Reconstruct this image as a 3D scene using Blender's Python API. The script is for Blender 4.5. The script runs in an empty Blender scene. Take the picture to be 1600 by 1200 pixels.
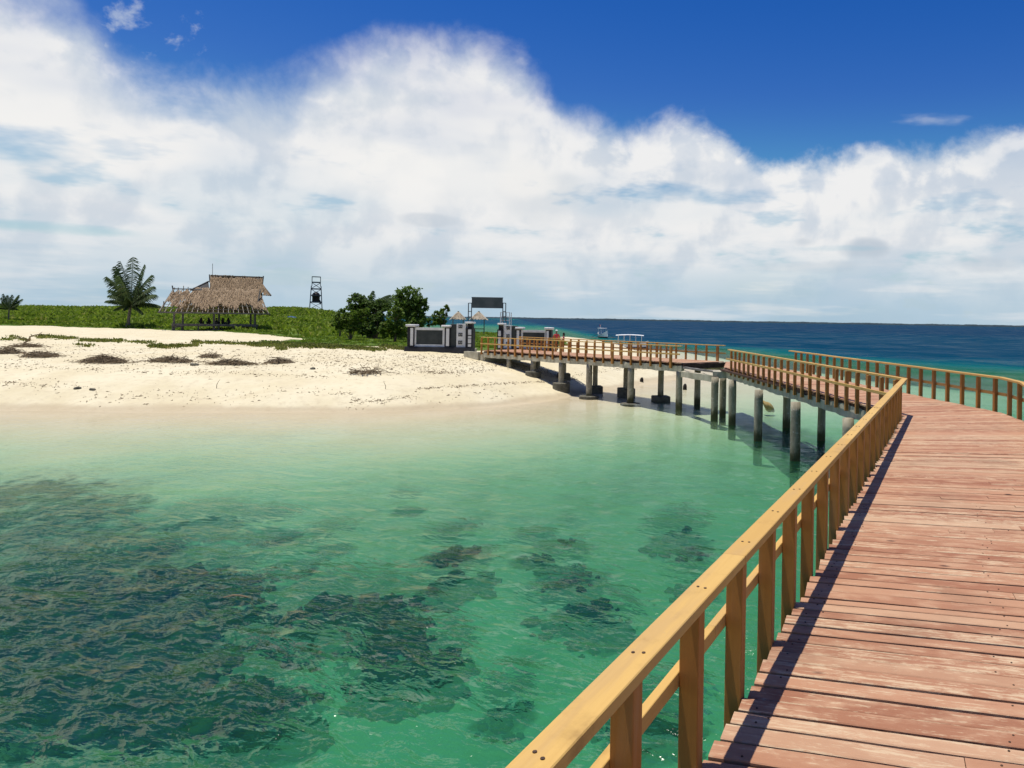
import bpy, bmesh, math, random
import numpy as np
from mathutils import Vector, Matrix

sc = bpy.context.scene
C = sc.collection
R = math.radians
rnd = random.Random(7)

# ------------------------------------------------------------------ camera
F, PX, PY, HC = 1186.0, 1100.0, 502.0, 4.44          # focal length in photo pixels, principal point, eye height
PHI = math.atan(0.0165)
cam_data = bpy.data.cameras.new('camera')
cam = bpy.data.objects.new('camera', cam_data)
C.objects.link(cam)
cam_data.sensor_width = 36.0
cam_data.lens = F / 1600.0 * 36.0
cam_data.shift_x = (800.0 - PX) / 1600.0
cam_data.shift_y = (PY - 600.0) / 1600.0
cam_data.clip_start = 0.05
cam_data.clip_end = 30000.0
c_, s_ = math.cos(PHI), math.sin(PHI)
cam.matrix_world = Matrix(((c_, -s_, 0, 0), (0, 0, -1, 0), (s_, c_, 0, HC), (0, 0, 0, 1)))
sc.camera = cam

# ------------------------------------------------------------------ light and exposure
SUN = Vector((-0.175, -0.01, 1.0)).normalized()
sun_el = math.asin(SUN.z)
sun_az = math.atan2(SUN.x, SUN.y)
ld = bpy.data.lights.new('sun', 'SUN')
ld.energy = 5.0
ld.angle = R(0.5)
ld.color = (1.0, 0.95, 0.86)
sun = bpy.data.objects.new('sun', ld)
C.objects.link(sun)
sun.rotation_euler = SUN.to_track_quat('Z', 'Y').to_euler()
sc.view_settings.view_transform = 'Standard'
sc.view_settings.look = 'None'
sc.view_settings.exposure = 0.0
sc.view_settings.gamma = 1.0
sc.view_settings.use_curve_mapping = False
sc.cycles.use_denoising = True
sc.cycles.max_bounces = 5
sc.cycles.diffuse_bounces = 2
sc.cycles.glossy_bounces = 2
sc.cycles.transparent_max_bounces = 16
sc.cycles.sample_clamp_direct = 2.5
sc.cycles.sample_clamp_indirect = 4.0
sc.cycles.caustics_reflective = False
sc.cycles.caustics_refractive = False


# ------------------------------------------------------------------ node helpers
class NT:
    """small helper round a node tree"""
    def __init__(self, tree):
        self.t = tree
        self.n = tree.nodes
        self.l = tree.links

    def node(self, kind, **kw):
        nd = self.n.new(kind)
        for k, v in kw.items():
            setattr(nd, k, v)
        return nd

    def put(self, sock, v):
        if v is None:
            return
        if isinstance(v, bpy.types.NodeSocket):
            self.l.new(v, sock)
        elif isinstance(v, (tuple, list)) and len(v) == 3 and sock.type == 'RGBA':
            sock.default_value = (*v, 1.0)
        else:
            sock.default_value = v

    def math(self, op, a, b=None, c=None, clamp=False):
        nd = self.node('ShaderNodeMath', operation=op)
        nd.use_clamp = clamp
        for i, v in enumerate((a, b, c)):
            self.put(nd.inputs[i], v)
        return nd.outputs[0]

    def vmath(self, op, a, b=None):
        nd = self.node('ShaderNodeVectorMath', operation=op)
        self.put(nd.inputs[0], a)
        if b is not None:
            self.put(nd.inputs[1], b)
        return nd.outputs[0]

    def comb(self, x, y, z):
        nd = self.node('ShaderNodeCombineXYZ')
        for i, v in enumerate((x, y, z)):
            self.put(nd.inputs[i], v)
        return nd.outputs[0]

    def noise(self, vec, scale=5.0, detail=4.0, rough=0.5, dist=0.0, out=0):
        nd = self.node('ShaderNodeTexNoise')
        self.put(nd.inputs['Vector'], vec)
        nd.inputs['Scale'].default_value = scale
        nd.inputs['Detail'].default_value = detail
        nd.inputs['Roughness'].default_value = rough
        nd.inputs['Distortion'].default_value = dist
        return nd.outputs[out]

    def smooth(self, v, lo, hi, to0=0.0, to1=1.0):
        nd = self.node('ShaderNodeMapRange', interpolation_type='SMOOTHSTEP')
        self.put(nd.inputs[0], v)
        self.put(nd.inputs[1], lo)
        self.put(nd.inputs[2], hi)
        nd.inputs[3].default_value = to0
        nd.inputs[4].default_value = to1
        return nd.outputs[0]

    def mix(self, fac, a, b, mode='MIX'):
        nd = self.node('ShaderNodeMix', data_type='RGBA', blend_type=mode)
        self.put(nd.inputs['Factor'], fac)
        self.put(nd.inputs[6], a)
        self.put(nd.inputs[7], b)
        return nd.outputs[2]

    def ramp(self, fac, stops, interp='LINEAR'):
        nd = self.node('ShaderNodeValToRGB')
        nd.color_ramp.interpolation = interp
        el = nd.color_ramp.elements
        while len(el) < len(stops):
            el.new(0.5)
        for e, (p, col) in zip(el, stops):
            e.position = p
            e.color = (*col, 1.0)
        self.put(nd.inputs[0], fac)
        return nd.outputs[0]

    def mapping(self, vec, scale=(1, 1, 1), rot=(0, 0, 0), loc=(0, 0, 0)):
        nd = self.node('ShaderNodeMapping')
        self.put(nd.inputs[0], vec)
        nd.inputs[1].default_value = loc
        nd.inputs[2].default_value = rot
        nd.inputs[3].default_value = scale
        return nd.outputs[0]


def pix_dir(x, y):
    """azimuth and elevation of the direction seen at a photo pixel"""
    u, v = (x - PX) / F, -(y - PY) / F
    lat, up = u * c_ - v * s_, u * s_ + v * c_
    az = math.atan2(lat, 1.0)
    return az, math.atan2(up, math.hypot(lat, 1.0))


# ------------------------------------------------------------------ sky
world = bpy.data.worlds.new('World')
sc.world = world
world.use_nodes = True
W = NT(world.node_tree)
W.n.clear()
w_out = W.node('ShaderNodeOutputWorld')
sky = W.node('ShaderNodeTexSky', sky_type='NISHITA')
sky.sun_disc = False
sky.sun_elevation = sun_el
sky.sun_rotation = sun_az
sky.altitude = 0.0
sky.air_density = 1.0
sky.dust_density = 0.3
sky.ozone_density = 3.0
hs = W.node('ShaderNodeHueSaturation')
hs.inputs['Saturation'].default_value = 1.45
hs.inputs['Value'].default_value = 1.0
W.l.new(sky.outputs[0], hs.inputs['Color'])
gen = W.node('ShaderNodeTexCoord').outputs['Generated']
dirn = W.vmath('NORMALIZE', gen)
sep = W.node('ShaderNodeSeparateXYZ')
W.l.new(dirn, sep.inputs[0])
az = W.math('ARCTAN2', sep.outputs[0], sep.outputs[1])
el = W.math('ARCSINE', sep.outputs[2])
# direction with height stretched, for clouds that lie in layers
flat = W.comb(sep.outputs[0], sep.outputs[1], W.math('MULTIPLY', sep.outputs[2], 3.2))
warp = W.vmath('SUBTRACT', W.noise(dirn, 7.0, 1.0, 0.5, out=1), (0.5, 0.5, 0.5))
warp_s = W.node('ShaderNodeVectorMath', operation='SCALE')
W.l.new(warp, warp_s.inputs[0])
warp_s.inputs[3].default_value = 0.055
dw = W.vmath('ADD', dirn, warp_s.outputs[0])
n_big = W.noise(dw, 4.3, 2.0, 0.5)
n_puff = W.noise(dw, 8.0, 6.0, 0.50)
n_fine = W.noise(dw, 26.0, 5.0, 0.62)
n_flat = W.noise(flat, 4.0, 3.0, 0.5)
n_flat2 = W.noise(W.vmath('ADD', flat, (3.1, 1.7, 0.4)), 9.0, 4.0, 0.58)
# the upper edge of the cloud bank all round the horizon
top = W.node('ShaderNodeFloatCurve')
cv = top.mapping.curves[0]
edge = [(-3.14, .22), (-2.5, .20), (-1.9, .26), (-1.3, .36), (-.95, .46)]
for (x, y) in [(0, -60), (110, -10), (200, 75), (300, 112), (400, 122), (500, 88), (610, 48), (720, 50), (810, 85), (870, 150), (960, 178), (1040, 188),
               (1120, 208), (1210, 246), (1300, 246), (1400, 230), (1500, 222), (1600, 205)]:
    edge.append(pix_dir(x, y))
edge += [(.7, .22), (1.1, .26), (1.7, .20), (2.4, .24), (3.14, .22)]
cv.points[0].location = ((edge[0][0] + math.pi) / (2 * math.pi), edge[0][1])
cv.points[1].location = ((edge[-1][0] + math.pi) / (2 * math.pi), edge[-1][1])
for (a, e) in edge[1:-1]:
    p = cv.points.new((a + math.pi) / (2 * math.pi), e)
top.mapping.update()
W.l.new(W.math('MULTIPLY_ADD', az, 1 / (2 * math.pi), 0.5), top.inputs['Value'])
d_top = W.math('SUBTRACT', top.outputs[0], el)
W.l.new(W.smooth(el, 0.13, 0.30, 0.488, 0.520), hs.inputs['Hue'])        # deeper blue overhead, paler and greener low down
nz = W.math('ADD', W.math('MULTIPLY', W.math('SUBTRACT', n_puff, 0.5), 0.085), W.math('MULTIPLY', W.math('SUBTRACT', n_fine, 0.5), 0.045))
dens = W.math('ADD', d_top, nz)
soft = W.smooth(az, -0.25, 0.05, 0.060, 0.022)
bank = W.smooth(dens, -0.010, soft)


def blob(x, y, rx, ry, k=0.9, n=None, lo=0.0, hi=0.7):
    """a patch of sky about a direction, its outline broken by noise"""
    a0, e0 = pix_dir(x, y)
    a = W.math('DIVIDE', W.math('SUBTRACT', az, a0), rx)
    e = W.math('DIVIDE', W.math('SUBTRACT', el, e0), ry)
    r2 = W.math('ADD', W.math('MULTIPLY', a, a), W.math('MULTIPLY', e, e))
    v = W.math('SUBTRACT', 1.0, r2)
    v = W.math('ADD', v, W.math('MULTIPLY', W.math('SUBTRACT', n or n_flat2, 0.5), k * 4))
    return W.smooth(v, lo, hi)


# blue openings inside the bank
gaps = W.math('MULTIPLY', blob(1080, 303, .115, .017, 0.9, hi=1.6), 0.85)
for g in (W.math('MULTIPLY', blob(90, 357, .09, .0075, 0.5, hi=1.1), 0.6), W.math('MULTIPLY', blob(10, 222, .06, .022, .7, hi=1.2), 0.8),
          W.math('MULTIPLY', blob(1320, 388, .07, .006, .7, hi=1.2), 0.35), W.math('MULTIPLY', blob(300, 165, .05, .02, .9, hi=1.4), 0.5)):
    gaps = W.math('MAXIMUM', gaps, g)
thin = W.math('MULTIPLY', W.smooth(n_flat, 0.30, 0.52, 0.82, 1.0), W.math('SUBTRACT', 1.0, W.math('MULTIPLY', W.smooth(n_flat2, 0.56, 0.70), W.smooth(el, 0.24, 0.10, 0.0, 0.55))))
mask = W.math('MULTIPLY', W.math('MULTIPLY', bank, thin), W.math('SUBTRACT', 1.0, gaps))
# torn shreds in the open blue
wisp = W.math('MULTIPLY', blob(235, 45, .05, .05, 2.2, n_fine, 0.9, 2.6), 0.6)
wisp2 = W.math('MULTIPLY', blob(1530, 182, .12, .012, 1.6, n_flat2, 0.3, 2.2), 0.35)
mask = W.math('MAXIMUM', mask, W.math('MAXIMUM', wisp, wisp2))
# relief: denser noise towards the sun gives the lit side of each billow
lit_off = W.vmath('ADD', dw, (-0.012, 0.0, 0.022))
relief = W.math('SUBTRACT', n_puff, W.noise(lit_off, 8.0, 6.0, 0.50))
rel = W.math('MULTIPLY', relief, 2.4)
col = W.mix(W.smooth(W.math('ADD', n_big, W.math('MULTIPLY', rel, -1.0)), 0.42, 0.72), (0.87, 0.87, 0.87), (0.66, 0.71, 0.77))
# towards the rim of the bank the cloud thins to bluish grey
rim = W.smooth(dens, 0.0, 0.12)
col = W.mix(W.math('MULTIPLY', W.math('SUBTRACT', 1.0, rim), 0.55), col, W.mix(W.smooth(rel, -0.06, 0.10), (0.52, 0.61, 0.74), (0.90, 0.90, 0.90)))
core = W.smooth(W.math('ADD', dens, W.math('MULTIPLY', W.math('SUBTRACT', n_flat, .5), .15)), 0.05, 0.16)
corelow = W.smooth(el, 0.10, 0.17)
col = W.mix(W.math('MULTIPLY', W.math('MULTIPLY', core, corelow), 0.80), col, (0.92, 0.91, 0.89))
# layered grey veils lower down
veil = W.math('MULTIPLY', W.smooth(n_flat2, 0.42, 0.62), W.smooth(el, 0.06, 0.16, 1.0, 0.0))
col = W.mix(W.math('MULTIPLY', veil, 0.50), col, (0.53, 0.64, 0.74))
band = W.math('MULTIPLY', W.smooth(W.noise(W.comb(sep.outputs[0], sep.outputs[1], W.math('MULTIPLY', sep.outputs[2], 9.0)), 5.0, 4.0, 0.55), 0.50, 0.66), W.smooth(el, 0.16, 0.05, 0.0, 1.0))
for (x, y, rx, ry, f_) in [(1258, 378, .022, .008, .7), (1355, 392, .034, .014, .75), (1500, 412, .16, .011, .5), (1310, 418, .15, .009, .4), (690, 345, .05, .008, .4)]:
    col = W.mix(W.math('MULTIPLY', blob(x, y, rx, ry, 1.9, n_puff, 0.0, 1.3), f_), col, (0.50, 0.57, 0.65))
col = W.mix(W.math('MULTIPLY', blob(800, 315, .085, .045, 1.2, n_puff, 0.0, 1.2), 0.45), col, (0.58, 0.64, 0.70))
col = W.mix(W.math('MULTIPLY', blob(806, 283, .045, .030, 1.0, n_puff, 0.0, 0.9), 0.8), col, (0.90, 0.89, 0.87))
# pale air over the horizon
hz = W.smooth(el, 0.0, 0.115, 1.0, 0.0)
air = W.mix(W.smooth(n_flat, 0.35, 0.65), (0.36, 0.54, 0.69), (0.47, 0.61, 0.71))
air = W.mix(W.math('MULTIPLY', band, 0.75), air, (0.68, 0.74, 0.79))
col = W.mix(W.math('MULTIPLY', hz, 0.9), col, air)
mask = W.math('MAXIMUM', mask, W.math('MULTIPLY', W.smooth(el, 0.02, 0.14, 1.0, 0.0), 0.93))
bg_sky = W.node('ShaderNodeBackground')
W.l.new(hs.outputs[0], bg_sky.inputs[0])
bg_sky.inputs[1].default_value = 0.10
bg_cl = W.node('ShaderNodeBackground')
W.l.new(col, bg_cl.inputs[0])
bg_cl.inputs[1].default_value = 0.98
mixw = W.node('ShaderNodeMixShader')
W.put(mixw.inputs[0], mask)
W.l.new(bg_sky.outputs[0], mixw.inputs[1])
W.l.new(bg_cl.outputs[0], mixw.inputs[2])
W.l.new(mixw.outputs[0], w_out.inputs[0])


# ------------------------------------------------------------------ materials
MATS = {}


def new_mat(name, rough=0.8):
    m = bpy.data.materials.new(name)
    m.use_nodes = True
    t = NT(m.node_tree)
    t.n.clear()
    out = t.node('ShaderNodeOutputMaterial')
    b = t.node('ShaderNodeBsdfPrincipled')
    b.inputs['Roughness'].default_value = rough
    b.inputs['Specular IOR Level'].default_value = 0.25
    t.l.new(b.outputs[0], out.inputs[0])
    MATS[name] = m
    return m, t, b, out


def bump(t, b, height, strength=0.4, dist=0.02):
    nd = t.node('ShaderNodeBump')
    nd.inputs['Strength'].default_value = strength
    nd.inputs['Distance'].default_value = dist
    t.put(nd.inputs['Height'], height)
    t.l.new(nd.outputs[0], b.inputs['Normal'])


def obj_coord(t):
    return t.node('ShaderNodeTexCoord').outputs['Object']


def wpos(t):
    return t.node('ShaderNodeNewGeometry').outputs['Position']


def obj_rand(t):
    return t.node('ShaderNodeObjectInfo').outputs['Random']


def mottled(name, c1, c2, scale=4.0, rough=0.85, stretch=(1, 1, 1), bstr=0.3, bdist=0.01, c3=None, thr=(0.55, 0.7), world_co=True, isl=0.0):
    """two tones mixed by noise, with an optional third in patches; isl shifts the tone from piece to piece"""
    m, t, b, out = new_mat(name, rough)
    co = t.mapping(wpos(t) if world_co else obj_coord(t), stretch)
    n = t.noise(co, scale, 6.0, 0.6)
    f = t.smooth(n, 0.32, 0.68)
    if isl:
        ri = t.node('ShaderNodeNewGeometry').outputs['Random Per Island']
        f = t.math('ADD', t.math('MULTIPLY', f, 1 - isl), t.math('MULTIPLY', ri, isl), clamp=True)
    col = t.mix(f, c1, c2)
    if c3:
        col = t.mix(t.smooth(t.noise(co, scale * 2.3, 5.0, 0.65), *thr), col, c3)
    t.l.new(col, b.inputs['Base Color'])
    if bstr:
        bump(t, b, t.noise(co, scale * 4, 4.0, 0.6), bstr, bdist)
    return m


def painted_wood(name, base, dark, worn, wear=0.62, along=0):
    """painted timber: grain along the piece, sun-bleached, flaked and soiled in places"""
    m, t, b, out = new_mat(name, 0.6)
    rr = obj_rand(t)
    co = t.vmath('ADD', obj_coord(t), t.comb(t.math('MULTIPLY', rr, 37.0), t.math('MULTIPLY', rr, 91.0), t.math('MULTIPLY', rr, 13.0)))
    tone = t.mix(t.math('MULTIPLY', rr, 0.8), base, dark)
    sc_ = [46.0, 46.0, 46.0]
    sc_[along] = 1.5
    grain = t.noise(t.mapping(co, sc_), 1.0, 5.0, 0.65, 0.4)
    sc2 = [9.0, 9.0, 9.0]
    sc2[along] = 1.1
    broad = t.noise(t.mapping(co, sc2), 1.0, 4.0, 0.6)
    col = t.mix(t.math('MULTIPLY', t.smooth(grain, 0.42, 0.72), 0.55), tone, dark)
    col = t.mix(t.math('MULTIPLY', t.smooth(broad, 0.46, 0.70), 0.6), col, t.mix(0.5, dark, worn))
    fl = t.noise(co, 7.0, 8.0, 0.72)
    col = t.mix(t.smooth(fl, wear, wear + 0.06), col, worn)
    dirt = t.noise(t.mapping(co, (2.5, 2.5, 2.5)), 1.0, 6.0, 0.65)
    col = t.mix(t.math('MULTIPLY', t.smooth(dirt, 0.52, 0.76), 0.55), col, (0.16, 0.085, 0.03))
    t.l.new(col, b.inputs['Base Color'])
    b.inputs['Roughness'].default_value = 0.62
    bump(t, b, t.math('ADD', t.math('MULTIPLY', grain, 1.0), t.math('MULTIPLY', fl, 0.8)), 0.35, 0.006)
    return m


painted_wood('rail_paint', (0.61, 0.390, 0.120), (0.52, 0.310, 0.085), (0.42, 0.29, 0.16), 0.66)
painted_wood('post_paint', (0.45, 0.205, 0.045), (0.35, 0.150, 0.032), (0.44, 0.28, 0.14), 0.66, 2)

# deck boards: red-brown paint walked down to pink and bare pale wood
m, t, b, out = new_mat('plank_paint', 0.72)
rr = obj_rand(t)
oc = t.vmath('ADD', obj_coord(t), t.comb(t.math('MULTIPLY', rr, 53.0), t.math('MULTIPLY', rr, 17.0), 0.0))
streak = t.noise(t.mapping(oc, (1.9, 34, 34)), 1.0, 8.0, 0.66, 0.3)
patch = t.noise(t.mapping(oc, (3.2, 7.0, 7.0)), 1.0, 6.0, 0.62)
flake = t.noise(t.mapping(oc, (14, 46, 46)), 1.0, 7.0, 0.74, 0.5)
sepo = t.node('ShaderNodeSeparateXYZ')
t.l.new(obj_coord(t), sepo.inputs[0])
edge_ = t.smooth(t.math('ABSOLUTE', sepo.outputs[1]), 0.045, 0.085)
c = t.mix(rr, (0.290, 0.122, 0.065), (0.440, 0.232, 0.132))
c = t.mix(t.math('MULTIPLY', t.smooth(patch, 0.42, 0.66), 0.8), c, (0.465, 0.270, 0.160))
rw = t.math('FRACT', t.math('MULTIPLY', rr, 7.31))
pale = t.math('FRACT', t.math('MULTIPLY', rr, 13.7))
c = t.mix(t.math('MULTIPLY', t.smooth(pale, 0.62, 0.98), 0.50), c, (0.560, 0.397, 0.246))
worn = t.math('ADD', streak, t.math('ADD', t.math('MULTIPLY', t.math('SUBTRACT', rw, 0.5), 0.26), t.math('MULTIPLY', t.math('SUBTRACT', flake, .5), .75)))
worn = t.math('ADD', worn, t.math('ADD', t.math('MULTIPLY', edge_, 0.05), t.math('MULTIPLY', t.math('SUBTRACT', patch, 0.5), 0.35)))
c = t.mix(t.math('MULTIPLY', t.smooth(worn, 0.57, 0.74), 0.75), c, (0.590, 0.453, 0.288))
c = t.mix(t.math('MULTIPLY', t.smooth(streak, 0.42, 0.24), 0.7), c, (0.185, 0.077, 0.042))
big = t.noise(wpos(t), 0.9, 4.0, 0.6)
c = t.mix(t.math('MULTIPLY', t.smooth(big, 0.54, 0.74), 0.40), c, (0.190, 0.101, 0.058))
knot = t.node('ShaderNodeTexVoronoi')
t.put(knot.inputs['Vector'], t.mapping(oc, (1.6, 3.4, 1.0)))
knot.inputs['Scale'].default_value = 1.0
c = t.mix(t.smooth(knot.outputs['Distance'], 0.11, 0.03), c, (0.06, 0.03, 0.02))
t.l.new(c, b.inputs['Base Color'])
bump(t, b, t.math('ADD', t.math('MULTIPLY', streak, 0.8), t.math('MULTIPLY', flake, 0.5)), 0.55, 0.012)

mottled('concrete', (0.33, 0.305, 0.225), (0.50, 0.465, 0.355), 2.6, 0.9, (1, 1, 0.5), 0.5, 0.02, (0.12, 0.115, 0.085), (0.60, 0.74))
m, t, b, out = new_mat('pile_concrete', 0.9)
p = wpos(t)
sp = t.node('ShaderNodeSeparateXYZ')
t.l.new(p, sp.inputs[0])
n1 = t.noise(t.mapping(p, (5, 5, 1.6)), 1.0, 6.0, 0.65)
n2 = t.noise(p, 11.0, 5.0, 0.6)
c = t.mix(t.smooth(n1, 0.3, 0.7), (0.215, 0.185, 0.125), (0.40, 0.355, 0.255))
c = t.mix(t.smooth(n2, 0.58, 0.70), c, (0.58, 0.54, 0.44))
tide = t.math('ADD', sp.outputs[2], t.math('MULTIPLY', t.math('SUBTRACT', n1, 0.5), 0.8))
c = t.mix(t.smooth(tide, 0.62, 0.18), c, (0.070, 0.065, 0.030))       # weed below high water
t.l.new(c, b.inputs['Base Color'])
bump(t, b, t.math('ADD', n1, n2), 0.5, 0.02)
mottled('footing_concrete', (0.085, 0.080, 0.060), (0.16, 0.15, 0.115), 5.0, 0.95, bstr=0.6, bdist=0.03)
mottled('dark_timber', (0.055, 0.030, 0.022), (0.115, 0.062, 0.042), 6.0, 0.9, (1, 1, 1), 0.4)
mottled('grey_timber', (0.13, 0.125, 0.115), (0.24, 0.225, 0.20), 3.0, 0.9, (1, 1, 3), 0.4)
mottled('nail', (0.05, 0.03, 0.02), (0.10, 0.06, 0.035), 90.0, 0.7, bstr=0)


# ------------------------------------------------------------------ mesh and object helpers
class MB:
    """collects shapes for one mesh"""
    def __init__(self):
        self.v, self.f = [], []

    def add(self, vs, fs):
        o = len(self.v)
        self.v += [tuple(v) for v in vs]
        self.f += [tuple(i + o for i in f) for f in fs]
        return self

    def box(self, c, s, rz=0.0, bev=0.0):
        hx, hy, hz = s[0] / 2, s[1] / 2, s[2] / 2
        ca, sa = math.cos(rz), math.sin(rz)
        if bev <= 0:
            pts = [(-hx, -hy, -hz), (hx, -hy, -hz), (hx, hy, -hz), (-hx, hy, -hz), (-hx, -hy, hz), (hx, -hy, hz), (hx, hy, hz), (-hx, hy, hz)]
            fs = [(0, 3, 2, 1), (4, 5, 6, 7), (0, 1, 5, 4), (1, 2, 6, 5), (2, 3, 7, 6), (3, 0, 4, 7)]
        else:
            pts = []
            for (z, k) in ((-hz, bev), (-hz + bev, 0), (hz - bev, 0), (hz, bev)):
                x, y = hx - k, hy - k
                if k == 0:
                    q = bev
                    pts += [(-x + q, -y, z), (x - q, -y, z), (x, -y + q, z), (x, y - q, z), (x - q, y, z), (-x + q, y, z), (-x, y - q, z), (-x, -y + q, z)]
                else:
                    pts += [(-x, -y, z), (x, -y, z), (x, -y, z), (x, y, z), (x, y, z), (-x, y, z), (-x, y, z), (-x, -y, z)]
            fs = []
            for r in range(3):
                for i in range(8):
                    j = (i + 1) % 8
                    fs.append((r * 8 + i, r * 8 + j, r * 8 + 8 + j, r * 8 + 8 + i))
            fs += [(0, 7, 6, 5, 4, 3, 2, 1), tuple(range(24, 32))]
        self.add([(c[0] + x * ca - y * sa, c[1] + x * sa + y * ca, c[2] + z) for x, y, z in pts], fs)
        return self

    def bar(self, a, b_, w, h=None, up=(0, 0, 1)):
        """a rectangular bar from a to b"""
        a, b_ = Vector(a), Vector(b_)
        h = h or w
        d = (b_ - a).normalized()
        upv = Vector(up)
        if abs(d.dot(upv)) > 0.98:
            upv = Vector((0, 1, 0))
        s = d.cross(upv).normalized()
        u = s.cross(d).normalized()
        vs = []
        for q in (a, b_):
            for (i, j) in ((-1, -1), (1, -1), (1, 1), (-1, 1)):
                vs.append(q + s * (i * w / 2) + u * (j * h / 2))
        self.add(vs, [(0, 3, 2, 1), (4, 5, 6, 7), (0, 1, 5, 4), (1, 2, 6, 5), (2, 3, 7, 6), (3, 0, 4, 7)])
        return self

    def tube(self, pts, rad, n=8, cap=True):
        """a round tube along points with a radius for each"""
        pts = [Vector(p) for p in pts]
        if not isinstance(rad, (list, tuple)):
            rad = [rad] * len(pts)
        vs, fs = [], []
        prev = None
        for i, p in enumerate(pts):
            d = (pts[min(i + 1, len(pts) - 1)] - pts[max(i - 1, 0)])
            d = d.normalized() if d.length > 1e-9 else Vector((0, 0, 1))
            ref = prev if prev is not None else (Vector((1, 0, 0)) if abs(d.x) < 0.9 else Vector((0, 1, 0)))
            s = (ref - d * ref.dot(d)).normalized()
            prev = s
            u = d.cross(s)
            for k in range(n):
                a = 2 * math.pi * k / n
                vs.append(p + (s * math.cos(a) + u * math.sin(a)) * rad[i])
        for i in range(len(pts) - 1):
            for k in range(n):
                j = (k + 1) % n
                fs.append((i * n + k, i * n + j, (i + 1) * n + j, (i + 1) * n + k))
        if cap:
            fs.append(tuple(range(n - 1, -1, -1)))
            fs.append(tuple(range((len(pts) - 1) * n, len(pts) * n)))
        self.add(vs, fs)
        return self

    def mesh(self, name, mat=None, smooth=False):
        me = bpy.data.meshes.new(name)
        me.from_pydata(self.v, [], self.f)
        if mat:
            me.materials.append(MATS[mat])
        if smooth:
            me.shade_smooth()
        me.update()
        return me

    def build(self, name, mat, parent=None, loc=None, smooth=False, rz=0.0):
        return link(name, self.mesh(name, mat, smooth), parent, loc, rz)


def link(name, me, parent=None, loc=None, rz=0.0):
    o = bpy.data.objects.new(name, me)
    C.objects.link(o)
    if parent is not None:
        o.parent = parent
    if loc is not None:
        o.location = loc
    o.rotation_euler.z = rz
    return o


def tag(o, label=None, cat=None, group=None, kind=None):
    if label:
        o['label'] = label
    if cat:
        o['category'] = cat
    if group:
        o['group'] = group
    if kind:
        o['kind'] = kind
    return o


def thing(name, label, cat, loc=(0, 0, 0), rz=0.0, group=None):
    o = link(name, None, None, loc, rz)
    o.empty_display_size = 0.3
    return tag(o, label, cat, group)


def np_mesh(name, verts, faces, mat, smooth=True):
    me = bpy.data.meshes.new(name)
    nv, nf, k = len(verts), len(faces), faces.shape[1]
    me.vertices.add(nv)
    me.vertices.foreach_set('co', np.ascontiguousarray(verts, dtype=np.float32).ravel())
    me.loops.add(nf * k)
    me.loops.foreach_set('vertex_index', np.ascontiguousarray(faces, dtype=np.int32).ravel())
    me.polygons.add(nf)
    me.polygons.foreach_set('loop_start', np.arange(0, nf * k, k, dtype=np.int32))
    me.polygons.foreach_set('use_smooth', np.full(nf, smooth, dtype=bool))
    me.materials.append(MATS[mat])
    me.update(calc_edges=True)
    return me


def grid_faces(nr, ncol):
    i = np.arange(nr - 1)[:, None] * ncol + np.arange(ncol - 1)[None, :]
    i = i.ravel()
    return np.stack([i, i + 1, i + ncol + 1, i + ncol], axis=1)


def vnoise(x, y, seed=0):
    """smooth value noise in numpy"""
    xi, yi = np.floor(x), np.floor(y)
    fx, fy = x - xi, y - yi
    fx, fy = fx * fx * (3 - 2 * fx), fy * fy * (3 - 2 * fy)

    def h(a, b_):
        v = np.sin(a * 127.1 + b_ * 311.7 + seed * 74.7) * 43758.5453
        return v - np.floor(v)
    return (h(xi, yi) * (1 - fx) + h(xi + 1, yi) * fx) * (1 - fy) + (h(xi, yi + 1) * (1 - fx) + h(xi + 1, yi + 1) * fx) * fy


def fbm(x, y, oct=4, seed=0):
    s, a, tot = 0, 1.0, 0
    for k in range(oct):
        s = s + a * vnoise(x * 2 ** k, y * 2 ** k, seed + k)
        tot += a
        a *= 0.5
    return s / tot


def sstep(v, lo, hi):
    q = np.clip((v - lo) / (hi - lo), 0, 1)
    return q * q * (3 - 2 * q)


# ------------------------------------------------------------------ the lie of the land
SHORE = np.array([(-700, 5), (-250, 20), (-120, 27.5), (-60, 31.5), (-31, 33.6), (-20.4, 34.6), (-15.2, 35.2), (-11.5, 37.2), (-9.6, 40.0), (-8.0, 43.5), (-5.4, 50), (-1.8, 60),
                  (-2.2, 75), (-7, 95), (-11.5, 115), (-22, 130), (-45, 145), (-85, 215), (-175, 380), (-420, 560), (-1200, 640), (-1200, 5)], dtype=float)


def shore_dist(x, y):
    """metres inland of the waterline, negative in the sea"""
    x, y = np.asarray(x, float), np.asarray(y, float)
    d = np.full(x.shape, 1e9)
    inside = np.zeros(x.shape, bool)
    n = len(SHORE)
    for i in range(n):
        ax, ay = SHORE[i]
        bx, by = SHORE[(i + 1) % n]
        ex, ey = bx - ax, by - ay
        q = np.clip(((x - ax) * ex + (y - ay) * ey) / (ex * ex + ey * ey), 0, 1)
        d = np.minimum(d, np.hypot(x - ax - q * ex, y - ay - q * ey))
        with np.errstate(divide='ignore', invalid='ignore'):
            cross = ((ay > y) != (by > y)) & (x < ex * (y - ay) / (ey if ey != 0 else 1e-9) + ax)
        inside ^= cross
    return np.where(inside, d, -d)


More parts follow.
